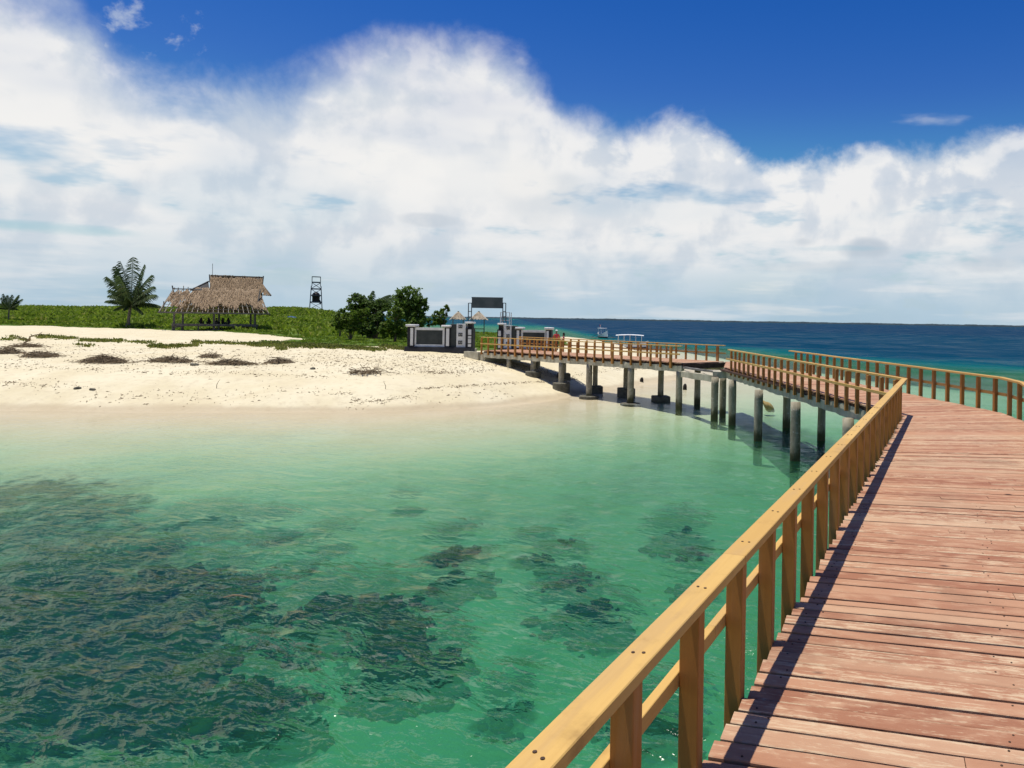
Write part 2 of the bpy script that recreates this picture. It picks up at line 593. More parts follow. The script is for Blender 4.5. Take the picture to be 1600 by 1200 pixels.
def ground_z(x, y):
    x, y = np.asarray(x, float), np.asarray(y, float)
    s = shore_dist(x, y) + (fbm(x * 0.25, y * 0.25, 3, 3) - 0.5) * 1.6
    land = 2.1 * (1 - np.exp(-np.maximum(s, 0) / 5.0)) + 0.004 * np.clip(s - 10, 0, 60)
    land = land + 2.1 * sstep(y, 98, 160) * sstep(-(x + 0.42 * y), 0, 14) * sstep(s, 5, 30)
    land = land + 1.1 * np.exp(-(((x + 92) / 45) ** 2 + ((y - 168) / 35) ** 2))
    land = land + (fbm(x * 0.5, y * 0.5, 4, 9) - 0.5) * 0.22 * sstep(s, 2.5, 14)
    land = land + (fbm(x * 1.7, y * 1.7, 3, 19) - 0.5) * 0.07 * sstep(s, 3, 10)
    q = np.maximum(-s, 0)
    depth = 2.1 * (1 - np.exp(-(q / 22.5) ** 1.8)) + (fbm(x * 0.3, y * 0.3, 3, 21) - 0.5) * 0.35 * sstep(q, 2, 10)
    depth = depth * (1 - 0.42 * sstep(y, 30, 46) * sstep(x, -8, 4))
    off = y + 0.25 * np.maximum(x, 0) + 4.0 * np.minimum(x, 0)
    depth = depth + 9.0 * sstep(off, 60, 128) * sstep(q, 6, 40) + 6.0 * sstep(np.hypot(x, y), 250, 700) * sstep(q, 20, 80)
    return np.where(s > 0, land, -depth)


def gz(x, y):
    return float(ground_z(np.array([x]), np.array([y]))[0])


def pix_ray(x, y):
    u, v = (x - PX) / F, -(y - PY) / F
    return u * c_ - v * s_, u * s_ + v * c_


def at(x, y, d):
    """the point at depth d seen at a photo pixel"""
    lat, up = pix_ray(x, y)
    return Vector((lat * d, d, HC + up * d))


def on_ground(x, y, dmax=400.0):
    """where the line of sight at a photo pixel meets the ground or the sea"""
    lat, up = pix_ray(x, y)
    d = np.geomspace(3.0, dmax, 3000)
    z = HC + up * d
    g = np.maximum(ground_z(lat * d, d), 0.0)
    k = np.argmax(z <= g)
    if z[k] > g[k]:
        k = len(d) - 1
    return Vector((float(lat * d[k]), float(d[k]), float(g[k])))


# ------------------------------------------------------------------ ground
m, t, b, out = new_mat('sand', 0.95)
p = wpos(t)
sp = t.node('ShaderNodeSeparateXYZ')
t.l.new(p, sp.inputs[0])
n1 = t.noise(p, 0.35, 6.0, 0.6)
n2 = t.noise(p, 3.0, 6.0, 0.62)
n3 = t.noise(p, 26.0, 4.0, 0.6)
c = t.mix(t.smooth(n1, 0.32, 0.68), (0.62, 0.540, 0.350), (0.69, 0.620, 0.43))
c = t.mix(t.math('MULTIPLY', t.smooth(n2, 0.48, 0.72), 0.5), c, (0.51, 0.425, 0.285))
# trampled litter zone higher up the beach
zone = t.math('MULTIPLY', t.smooth(sp.outputs[2], 1.25, 1.75), t.smooth(n1, 0.36, 0.60))
spk = t.smooth(t.noise(t.mapping(p, (1, 1.6, 1)), 5.5, 7.0, 0.72), 0.56, 0.66)
c = t.mix(t.math('MULTIPLY', t.math('MULTIPLY', zone, spk), 0.65), c, (0.25, 0.19, 0.11))
# wet sand by the waterline
wet = t.smooth(t.math('ADD', sp.outputs[2], t.math('MULTIPLY', t.math('SUBTRACT', n1, 0.5), 0.25)), 0.30, 0.10)
c = t.mix(t.math('MULTIPLY', wet, 0.55), c, (0.39, 0.305, 0.195))
# turf soil where the ground cover grows
at_g = t.node('ShaderNodeAttribute')
at_g.attribute_name = 'turf'
turf = t.smooth(t.math('ADD', at_g.outputs['Fac'], t.math('MULTIPLY', t.math('SUBTRACT', n2, 0.5), 0.6)), 0.35, 0.65)
c = t.mix(turf, c, t.mix(n2, (0.055, 0.105, 0.012), (0.12, 0.18, 0.022)))
# seagrass stains on the sea bed
below = t.smooth(sp.outputs[2], -0.35, -0.9)
weed = t.math('MULTIPLY', t.smooth(t.noise(p, 0.55, 6.0, 0.65, 0.6), 0.50, 0.66), below)
c = t.mix(t.math('MULTIPLY', weed, 0.35), c, (0.13, 0.15, 0.07))
at_r = t.node('ShaderNodeAttribute')
at_r.attribute_name = 'reef'
rf_ = t.smooth(t.math('ADD', at_r.outputs['Fac'], t.math('MULTIPLY', t.math('SUBTRACT', t.noise(p, 2.2, 6.0, 0.65), 0.5), 1.9)), 0.40, 0.95)
c = t.mix(t.math('MULTIPLY', rf_, 0.92), c, t.mix(n2, (0.030, 0.040, 0.018), (0.080, 0.095, 0.040)))
t.l.new(c, b.inputs['Base Color'])
bump(t, b, t.math('ADD', t.math('MULTIPLY', n2, 1.0), t.math('MULTIPLY', n3, 0.35)), 0.65, 0.10)


def axis(parts):
    out_ = [np.linspace(a, b_, n, endpoint=False) for a, b_, n in parts]
    return np.concatenate(out_ + [[parts[-1][1]]])


TURF_EDGE = np.array([on_ground(x, y)[:2] for (x, y) in [(-60, 507), (0, 509), (90, 510), (170, 513), (260, 516), (330, 518), (390, 521), (450, 527), (510, 533), (570, 536), (620, 541)]])


def turf_cover(x, y):
    """1 where the green ground cover grows, 0 on bare sand"""
    a = np.arctan2(x, y)
    ea = np.arctan2(TURF_EDGE[:, 0], TURF_EDGE[:, 1])
    er = np.hypot(TURF_EDGE[:, 0], TURF_EDGE[:, 1])
    lim = np.interp(a, ea, er)
    r = np.hypot(x, y)
    s = shore_dist(x, y)
    v = sstep(r - lim, -0.5, 1.5) * sstep(s, 5, 9)
    spit = sstep(x, -38, -34) * sstep(-x, 12, 14) * sstep(y, 56, 58) * sstep(s, 9, 12)
    v = np.where(a > ea[-1], 0.0, v)
    return np.maximum(v, spit)


# coral patches on the sea bed: where, how wide, how many heads, how big
def on_bed(x, y):
    lat, up = pix_ray(x, y)
    d = np.geomspace(3.0, 120, 2500)
    z = HC + up * d
    g = ground_z(lat * d, d)
    k = int(np.argmax(z <= g))
    return float(lat * d[k]), float(d[k])


REEF = [(20, 830, 3.0, 60, .34), (130, 870, 3.0, 64, .38), (40, 930, 3.4, 56, .48), (200, 940, 2.6, 46, .45), (110, 1010, 2.6, 50, .46), (250, 1010, 1.9, 36, .40), (60, 1100, 2.2, 46, .44), (200, 1110, 1.7, 34, .40), (340, 1130, 1.3, 30, .36),
                         (20, 1190, 1.7, 30, .36), (280, 1180, 1.3, 24, .36), (420, 1170, .8, 14, .30), (330, 930, 1.2, 16, .33), (380, 990, 1.0, 14, .33), (530, 985, 1.25, 34, .40), (590, 1000, 1.0, 24, .38), (500, 1010, .9, 18, .34), (640, 1070, 1.0, 28, .38),
                         (600, 1085, .7, 16, .32), (690, 1050, .6, 12, .30), (690, 935, .7, 16, .30), (735, 920, .6, 14, .30), (905, 975, .95, 24, .34), (940, 1000, .7, 14, .30), (880, 900, .8, 14, .26), (232, 858, 1.0, 14, .36), (520, 860, .7, 8, .28), (455, 890, .7, 8, .28),
                         (640, 800, .6, 5, .25), (1060, 850, 1.1, 12, .28), (1090, 930, .7, 8, .25), (700, 870, .8, 6, .25), (830, 880, .6, 6, .25), (50, 775, 2.4, 40, .24), (160, 790, 1.8, 26, .22), (420, 840, .9, 8, .20), (320, 830, 1.2, 12, .22),
                         (890, 848, .30, 4, .16), (1020, 1150, .9, 14, .3), (790, 1130, .6, 8, .24)]


def reef_cover(x, y):
    v = np.zeros(x.shape)
    for (px_, py_, r, n, sz) in REEF:
        bx, by = on_bed(px_, py_)
        v = np.maximum(v, (0.9 if r > 1.4 else 1.2) * (1 - sstep(np.hypot(x - bx, y - by), r * 0.3, r * 1.35)))
    return v


gx = axis([(-9000, -400, 12), (-400, -130, 50), (-130, -45, 150), (-45, 14, 260), (14, 60, 60), (60, 400, 40), (400, 9000, 12)])
gy = axis([(-9000, -200, 8), (-200, -10, 20), (-10, 30, 110), (30, 62, 190), (62, 130, 170), (130, 260, 70), (260, 700, 30), (700, 9000, 12)])
GX, GY = np.meshgrid(gx, gy)
GZ = ground_z(GX, GY)
me = np_mesh('ground', np.stack([GX.ravel(), GY.ravel(), GZ.ravel()], 1), grid_faces(len(gy), len(gx)), 'sand')
at_ = me.attributes.new('turf', 'FLOAT', 'POINT')
at_.data.foreach_set('value', turf_cover(GX, GY).ravel().astype(np.float32))
at_ = me.attributes.new('reef', 'FLOAT', 'POINT')
at_.data.foreach_set('value', (reef_cover(GX, GY) * (GZ < -0.2)).ravel().astype(np.float32))
tag(link('ground', me), kind='structure')

# ------------------------------------------------------------------ sea
m = bpy.data.materials.new('sea_water')
m.use_nodes = True
MATS['sea_water'] = m
t = NT(m.node_tree)
t.n.clear()
out = t.node('ShaderNodeOutputMaterial')
dep = t.node('ShaderNodeAttribute')
dep.attribute_name = 'depth'
D = dep.outputs['Fac']
De = t.math('ADD', D, t.math('MULTIPLY', t.math('MAXIMUM', t.math('SUBTRACT', D, 2.6), 0.0), 3.0))      # clear shallows, murkier deep water
trans = t.comb(t.math('POWER', 0.53, De), t.math('POWER', 0.93, De), t.math('POWER', 0.79, De))
tr = t.node('ShaderNodeBsdfTransparent')
t.l.new(trans, tr.inputs[0])
body = t.ramp(t.math('DIVIDE', D, 12.0), [(0.0, (0.0, 0.0, 0.0)), (0.05, (0.002, 0.008, 0.005)), (0.17, (0.004, 0.026, 0.014)), (0.23, (0.004, 0.060, 0.050)), (0.36, (0.003, 0.085, 0.100)), (0.62, (0.002, 0.048, 0.088)), (1.0, (0.003, 0.031, 0.072))])
df = t.node('ShaderNodeBsdfDiffuse')
t.l.new(body, df.inputs[0])
p = wpos(t)
def crest(length, width, turn, detail, loc=(0, 0, 0)):
    # noise drawn out along the wave crests
    nd = t.node('ShaderNodeMapping', vector_type='TEXTURE')
    t.l.new(p, nd.inputs[0])
    nd.inputs[1].default_value = loc
    nd.inputs[2].default_value = (0, 0, R(turn))
    nd.inputs[3].default_value = (length, width, 1.0)
    return t.noise(nd.outputs[0], 1.0, detail, 0.6, 0.25)


def ridge(v, k):
    # sharp crests, broad troughs
    r_ = t.math('SUBTRACT', 1.0, t.math('MULTIPLY', t.math('ABSOLUTE', t.math('SUBTRACT', v, 0.5)), 3.2), clamp=True)
    return t.math('MULTIPLY', t.math('POWER', r_, 1.6), k)


bn = t.node('ShaderNodeBump')
bn.inputs['Strength'].default_value = 1.0
bn.inputs['Distance'].default_value = 1.0
ht_ = t.math('ADD', ridge(crest(1.9, 0.85, -27, 3.0), 0.070), ridge(crest(0.95, 0.42, -40, 3.0, (7, 3, 0)), 0.038))
ht_ = t.math('ADD', ht_, t.math('MULTIPLY', crest(0.34, 0.17, -15, 3.0, (2, 9, 0)), 0.046))
ht_ = t.math('ADD', ht_, t.math('MULTIPLY', crest(9.0, 4.0, -20, 2.0), t.smooth(D, 1.5, 6.0, 0.10, 1.1)))
calm = t.math('MULTIPLY', t.smooth(D, 0.02, 1.1, 0.15, 1.0), t.smooth(t.noise(p, 0.28, 3.0, 0.55), 0.32, 0.66, 0.50, 1.25))
t.l.new(t.math('MULTIPLY', ht_, calm), bn.inputs['Height'])
lw = t.node('ShaderNodeLayerWeight')
lw.inputs['Blend'].default_value = 0.5
t.l.new(bn.outputs[0], lw.inputs['Normal'])
# reflection of a wind-roughened sea: full at steep angles, held back at grazing ones
refl = t.math('MULTIPLY_ADD', t.math('POWER', lw.outputs['Facing'], 1.8), 0.26, 0.010, clamp=True)
# gusts darken and brighten the open water in long patches
gust = t.math('ADD', t.smooth(crest(16.0, 7.0, -14, 3.0, (5, 1, 0)), 0.36, 0.64, 0.25, 1.35), t.smooth(crest(70.0, 26.0, -8, 2.0, (9, 4, 0)), 0.35, 0.65, -0.2, 0.2))
open_sea = t.smooth(D, 2.2, 5.0)
refl = t.math('MULTIPLY', refl, t.math('ADD', 1.0, t.math('MULTIPLY', open_sea, t.math('SUBTRACT', t.math('MULTIPLY', gust, 0.50), 1.0))))
gl = t.node('ShaderNodeBsdfGlossy')
gl.inputs['Roughness'].default_value = 0.06
t.l.new(bn.outputs[0], gl.inputs['Normal'])
rf = t.node('ShaderNodeBsdfRefraction')
t.l.new(trans, rf.inputs[0])
rf.inputs['IOR'].default_value = 1.12
rf.inputs['Roughness'].default_value = 0.0
t.l.new(bn.outputs[0], rf.inputs['Normal'])
thr = t.node('ShaderNodeMixShader')
t.l.new(t.smooth(D, 0.1, 1.3, 0.0, 0.48), thr.inputs[0])
t.l.new(tr.outputs[0], thr.inputs[1])
t.l.new(rf.outputs[0], thr.inputs[2])
add = t.node('ShaderNodeAddShader')
t.l.new(thr.outputs[0], add.inputs[0])
t.l.new(df.outputs[0], add.inputs[1])
mx = t.node('ShaderNodeMixShader')
t.l.new(refl, mx.inputs[0])
t.l.new(add.outputs[0], mx.inputs[1])
t.l.new(gl.outputs[0], mx.inputs[2])
t.l.new(mx.outputs[0], out.inputs[0])

NR = 720
rad = np.geomspace(1.2, 8000, NR)
ang = np.concatenate([np.linspace(-math.pi, R(-56), 60, endpoint=False), np.linspace(R(-56), R(40), 720, endpoint=False), np.linspace(R(40), math.pi, 66)])
RA, AN = np.meshgrid(rad, ang, indexing='ij')
SX, SY = RA * np.sin(AN), RA * np.cos(AN)
gzs = ground_z(SX, SY)
DEP = np.maximum(-gzs, 0.0)
ds = RA * (math.log(8000 / 1.2) / NR)
nr_ = np.random.RandomState(4)
DZ = np.zeros_like(SX)
DX = np.zeros_like(SX)
DY = np.zeros_like(SX)
shal = 0.12 + 0.88 * sstep(DEP, 0.1, 1.5)
offs = sstep(DEP, 3.0, 8.0)
for k in range(84):
    lam = 0.22 * (40.0 / 0.22) ** (k / 83.0)
    th = math.atan2(0.87, 0.48) + nr_.normal() * 0.6
    kk = 2 * math.pi / lam
    slope = 0.066 * math.exp(-(math.log(lam / 0.42) / 0.75) ** 2) + 0.008
    amp = slope / kk
    ph = nr_.uniform(0, 6.283)
    fade = sstep(lam / ds, 2.2, 4.5) * shal
    if lam > 2.0:
        fade = fade * (0.35 + 0.9 * offs)
    cx, cy = math.cos(th), math.sin(th)
    # slowly wandering phase keeps the crests short
    arg = kk * (SX * cx + SY * cy) + ph + 1.6 * np.sin(0.9 / lam ** 0.5 * (SX * -cy + SY * cx) + ph * 3)
    DZ += amp * fade * np.cos(arg)
    DX -= 0.8 * amp * fade * cx * np.sin(arg)
    DY -= 0.8 * amp * fade * cy * np.sin(arg)
V = np.stack([(SX + DX).ravel(), (SY + DY).ravel(), DZ.ravel()], 1)
Fc = grid_faces(NR, len(ang))
me = np_mesh('sea', V, Fc, 'sea_water')
at_ = me.attributes.new('depth', 'FLOAT', 'POINT')
at_.data.foreach_set('value', DEP.ravel().astype(np.float32))
tag(link('sea', me), kind='structure')

# ------------------------------------------------------------------ jetty
ZD = 2.34                                                     # deck level
jetty = thing('jetty', 'long red-brown plank jetty with ochre railings and concrete piles, zigzagging to the beach', 'jetty', (0, 0, 0))
d1 = Vector((0.3155, 0.949))
n1v = Vector((0.949, -0.3155))
L1 = lambda d: Vector((0.03 + (d - 3.57) * 0.3317, d))
LC, LE2 = Vector((4.65, 17.5)), Vector((1.15, 34.2))
RK, RC, RE2 = Vector((7.12, 16.9)), Vector((7.26, 18.4)), Vector((3.86, 33.9))
R1 = lambda y: Vector((1.80 + (RK.x - 1.80) * y / RK.y, y))
N0, N1 = Vector((-1.1, 38.0)), Vector((-14.3, 49.0))
d3 = (N1 - N0).normalized()
n3v = Vector((-d3.y, d3.x)) * -1.0
if n3v.y < 0:
    n3v = -n3v
F0, F1 = N0 + n3v * 2.9 - d3 * 0.45, N1 + n3v * 2.9
n_plank = [0]
n_nail = [0]
plank_nail = MB().tube([(0, 0, -0.003), (0, 0, 0.0035)], [0.0075, 0.006], 7).mesh('nail', 'nail')


def plank(parent, a0, a1, b0, b1, cut=0):
    """one deck board: a0-a1 its left end (near, far), b0-b1 its right end"""
    a0, a1, b0, b1 = (Vector((q[0], q[1])) for q in (a0, a1, b0, b1))
    o2 = (a0 + a1) / 2
    e2 = (b0 + b1) / 2
    L = (e2 - o2).length
    if L < 0.15:
        return
    rz = math.atan2(e2.y - o2.y, e2.x - o2.x)
    w0, w1 = (a1 - a0).length, (b1 - b0).length
    th = 0.042
    zt = rnd.uniform(-0.004, 0.004)
    tl = rnd.uniform(-0.004, 0.004)
    vs, fs = [], []
    ns = 6
    jl = 0.0 if cut == 2 else rnd.uniform(-0.018, 0.018)
    jr = 0.0 if cut == 1 else rnd.uniform(-0.03, 0.03)
    for i in range(ns):
        q = i / (ns - 1)
        x = (L + jr - jl) * q + jl
        w = (w0 + (w1 - w0) * q) / 2
        e0, e1 = rnd.uniform(-0.0025, 0.0025), rnd.uniform(-0.0025, 0.0025)
        z = zt + tl * (q - 0.5) + rnd.uniform(-0.0015, 0.0015)
        vs += [(x, -w + e0, z - th), (x, -w + e0, z - 0.005), (x, -w + e0 + 0.006, z), (x, w + e1 - 0.006, z + 0.001), (x, w + e1, z - 0.004), (x, w + e1, z - th)]
    for i in range(ns - 1):
        for k in range(6):
            j = (k + 1) % 6
            fs.append((i * 6 + k, (i + 1) * 6 + k, (i + 1) * 6 + j, i * 6 + j))
    fs.append((0, 1, 2, 3, 4, 5))
    fs.append(tuple(range((ns - 1) * 6 + 5, (ns - 1) * 6 - 1, -1)))
    o = MB().add(vs, fs).build('plank', 'plank_paint', parent, (o2.x, o2.y, ZD), rz=rz)
    n_plank[0] += 1
    # nail heads over the joists, on the boards nearest the eye
    if 2.5 < o2.y < 9.0 and n_nail[0] < 240:
        for xq in (0.16, 1.42, 2.62):
            if xq < L - 0.1:
                for e in (-0.25, 0.28):
                    if rnd.random() < 0.6:
                        q = link('nail', plank_nail, o, (xq + rnd.uniform(-.06, .06), w0 * e, zt + 0.0005))
                        n_nail[0] += 1


def lay(parent, Lf, Rf, n, gap=0.014, joints=0.12):
    """boards from a left edge Lf(0..1) to a right edge Rf(0..1)"""
    cuts = [0.0]
    for i in range(n):
        cuts.append(cuts[-1] + rnd.uniform(0.80, 1.20))
    cuts = [q / cuts[-1] for q in cuts]
    for i in range(n):
        l0, l1, r0, r1 = Lf(cuts[i]), Lf(cuts[i + 1]), Rf(cuts[i]), Rf(cuts[i + 1])
        g = max(0.004, rnd.gauss(gap, 0.009)) / 2
        ul = (l1 - l0)
        ur = (r1 - r0)
        l0, l1 = l0 + ul.normalized() * g, l1 - ul.normalized() * g
        r0, r1 = r0 + ur.normalized() * g, r1 - ur.normalized() * g
        if rnd.random() < joints:
            q = rnd.uniform(0.35, 0.72)
            e = 0.0008
            plank(parent, l0, l1, l0.lerp(r0, q - e), l1.lerp(r1, q - e), 1)
            plank(parent, l0.lerp(r0, q + e), l1.lerp(r1, q + e), r0, r1, 2)
        else:
            plank(parent, l0, l1, r0, r1)


def sheet(mb, poly, z0, z1):
    """a flat slab over a plan outline"""
    n = len(poly)
    mb.add([(q[0], q[1], z0) for q in poly] + [(q[0], q[1], z1) for q in poly],
           [tuple(range(n - 1, -1, -1)), tuple(range(n, 2 * n))] + [(i, (i + 1) % n, n + (i + 1) % n, n + i) for i in range(n)])


def inset_line(a, b_, k):
    d = (b_ - a).normalized()
    nn = Vector((d.y, -d.x))
    return a + nn * k, b_ + nn * k


# deck sections: a dark joist bed, the boards on it
def bez(q):
    # left and right edges of the first section; the boards fan as the deck bends
    return q


s1 = MB()
S_A, S_B = L1(-2.2), R1(-2.9)
sheet(s1, [S_A + n1v * 0.10, S_B - n1v * 0.10, RK - n1v * 0.10, RC + Vector((-0.12, 0)), LC + Vector((0.12, 0.0))], ZD - 0.15, ZD - 0.075)
sec1 = s1.build('deck_section', 'dark_timber', jetty)


def l1f(q):
    return S_A.lerp(LC, q)


def r1f(q):
    # the right ends run ahead towards the bend
    T = (RK - S_B).length + (RC - RK).length
    qq = (0.93 * q + 0.07 * q ** 3) * T
    k = (RK - S_B).length
    return S_B.lerp(RK, qq / k) if qq < k else RK.lerp(RC, (qq - k) / (T - k))


lay(sec1, l1f, r1f, 138, 0.025, 0.12)
s2 = MB()
JL, JR = Vector((0.62, 34.9)), Vector((3.72, 34.6))
sheet(s2, [LC + Vector((0.12, 0.0)), RC + Vector((-0.12, 0)), JR + Vector((-0.12, 0)), JL + Vector((0.15, 0))], ZD - 0.151, ZD - 0.075)
sec2 = s2.build('deck_section', 'dark_timber', jetty)
lay(sec2, lambda q: LC.lerp(LE2 + Vector((-0.1, 0.5)), q), lambda q: RC.lerp(JR, q), 92, 0.018, 0.05)
s2b = MB()
sheet(s2b, [JL + Vector((0.35, 0.05)), JR + Vector((-0.1, 0.05)), F0 + Vector((0.5, 0.1)), F0 + Vector((0.12, -0.1))], ZD - 0.152, ZD - 0.075)
sec2b = s2b.build('deck_section', 'dark_timber', jetty)
lay(sec2b, lambda q: Vector((0.95, 34.82)).lerp(F0 + Vector((0.1, -0.15)), q), lambda q: (JR + Vector((-0.02, 0.12))).lerp(F0 + Vector((0.55, 0.15)), q), 26, 0.012, 0)
s3 = MB()
sheet(s3, [N0 + n3v * 0.12 + d3 * 0.03, F0 - n3v * 0.12 + d3 * 0.03, F1 - n3v * 0.12, N1 + n3v * 0.12], ZD - 0.153, ZD - 0.075)
sec3 = s3.build('deck_section', 'dark_timber', jetty)
lay(sec3, lambda q: F0.lerp(F1, q), lambda q: N0.lerp(N1, q), 84, 0.016, 0)


# concrete edge beams, rough cast
def beam(a, b_, z0, z1, w, name='edge_beam', mat='concrete', rough=0.02, side=0.0):
    a, b_ = Vector(a), Vector(b_)
    L = (b_ - a).length
    d = (b_ - a).normalized()
    nn = Vector((d.y, -d.x))
    n = max(2, int(L / 0.35))
    vs, fs = [], []
    for i in range(n + 1):
        q = a + d * (L * i / n)
        for (k, z) in ((-1, z0), (1, z0), (1, z1), (-1, z1)):
            j = rnd.uniform(-rough, rough)
            e = q + nn * (k * w / 2 + j * 0.5 + side)
            vs.append((e.x, e.y, z + j * (1.6 if z == z1 else 0.8)))
    for i in range(n):
        for k in range(4):
            j = (k + 1) % 4
            fs.append((i * 4 + k, i * 4 + j, i * 4 + 4 + j, i * 4 + 4 + k))
    fs += [(3, 2, 1, 0), (n * 4, n * 4 + 1, n * 4 + 2, n * 4 + 3)]
    return MB().add(vs, fs).build(name, mat, jetty)


Z0, Z1 = ZD - 0.46, ZD - 0.16
beam(S_A + n1v * 0.16, LC + Vector((0.16, 0.0)), Z0, Z1, 0.22)
beam(S_B - n1v * 0.16, RK - n1v * 0.16, Z0, Z1, 0.22)
beam(LC + Vector((0.13, 0.12)), LE2 + Vector((-0.05, 0.6)), Z0, Z1, 0.22, rough=0.035)
beam(RC + Vector((-0.16, -0.4)), JR + Vector((-0.14, 0)), Z0, Z1, 0.22)
beam(N0 + n3v * 0.13, N1 + n3v * 0.13, Z0, Z1, 0.22, rough=0.03)
beam(F0 - n3v * 0.13, F1 - n3v * 0.13, Z0, Z1, 0.22)
# bare cross beams in the open corner between two sections
beam((-1.0, 37.72), (0.62, 34.78), 1.66, 1.95, 0.26)
beam((-0.93, 37.85), (0.75, 34.95), 2.06, 2.15, 0.20, 'spare_board', 'grey_timber', 0.01)
beam(N0 - d3 * 0.10 + n3v * 0.05, F0 - d3 * 0.10, ZD - 0.30, ZD - 0.05, 0.10, 'end_board', 'dark_timber', 0.012)
beam((0.45, 34.75), (3.75, 34.45), Z0 - 0.02, Z1 - 0.02, 0.24, 'cross_beam')


# piles with cast collars
def pile(x, y, r=0.15, foot=None, square=False):
    g = gz(x, y)
    mb = MB()
    zb = min(g, 0) - 0.5
    zz = [zb, 0.3, 1.0, 1.6, ZD - 0.44]
    ax, ay = rnd.uniform(-.02, .02), rnd.uniform(-.02, .02)
    mb.tube([(ax * (1 - i / 4), ay * (1 - i / 4), z) for i, z in enumerate(zz)], [r * rnd.uniform(0.97, 1.05) for _ in zz], 18)
    o = mb.build('pile', 'pile_concrete', jetty, (x, y, 0), smooth=True)
    if foot:
        fr_, h = foot
        fb = MB()
        base = max(g, -0.05)
        if square:
            fb.box((0, 0, base + h / 2 - 0.1), (fr_ * 1.8, fr_ * 1.8, h + 0.2), 0.3, 0.04)
        else:
            fb.tube([(0, 0, base - 0.35), (0, 0, base + h - 0.04), (0, 0, base + h)], [fr_, fr_, fr_ - 0.04], 22)
        fb.build('footing', 'footing_concrete', o)
    return o


def on3(tq, off=0.0):
    q = N0 + (N1 - N0) * tq + n3v * off
    return q.x, q.y


pile(*on3(0.015, 0.15), 0.165)
pile(*on3(0.215, 0.15), 0.175, (0.55, 0.06))
pile(*on3(0.408, 0.15), 0.17, (0.55, 0.18))
pile(*on3(0.548, 0.15), 0.16, (0.50, 0.42))
pile(*on3(0.702, 0.15), 0.15, (0.46, 0.30))
pile(*on3(0.842, 0.15), 0.15)
pile(*on3(0.06, 2.5), 0.165)
pile(*on3(0.215, 2.5), 0.16, (0.50, 0.30), True)
pile(*on3(0.375, 2.5), 0.16, (0.50, 0.55), True)
pile(*on3(0.53, 2.5), 0.15, (0.46, 0.45), True)
pile(*on3(0.70, 2.5), 0.15, (0.42, 0.3), True)
pile(*on3(0.85, 2.5), 0.14)
d2 = (LE2 - LC).normalized()
n2v = Vector((d2.y, -d2.x))
for (x, y, r) in [(0.55, 34.62, 0.165), (1.28, 32.9, 0.165), (2.10, 28.4, 0.16), (2.98, 24.3, 0.16), (3.92, 20.4, 0.16), (0.95, 35.9, 0.16), (3.60, 32.4, 0.16), (4.55, 28.9, 0.15), (5.35, 24.8, 0.15),
                  (6.2, 20.9, 0.15)]:
    pile(x, y, r)
for d in (0.5, 5.0, 9.5, 14.0):
    a = L1(d) + n1v * 0.3
    q = L1(d) + n1v * 2.5
    pile(a.x, a.y)
    pile(q.x, q.y)
# the abutment where the jetty lands on the sand
ab = MB()
A0, A1 = N1 + n3v * 0.05, F1 - n3v * 0.05
ab.bar((A0.x, A0.y, 1.45), (A1.x, A1.y, 1.45), 0.5, 1.15)
q0 = A0 + d3 * 0.3
ab.bar((q0.x, q0.y, 1.75), (q0.x + d3.x * 1.6, q0.y + d3.y * 1.6, 1.75), 0.3, 0.9)
ab.build('abutment', 'concrete', jetty)

# railings
post_me, rail_nail = {}, None
for key, w in (('slim', 0.085), ('broad', 0.14)):
    post_me[key] = MB().box((0, 0, 0.27), (w, 0.095, 1.08), 0, 0.004).mesh('post', 'post_paint')
nail_me = MB().tube([(0, 0, 0), (0, 0, 0.004)], 0.007, 8).mesh('nail', 'nail')


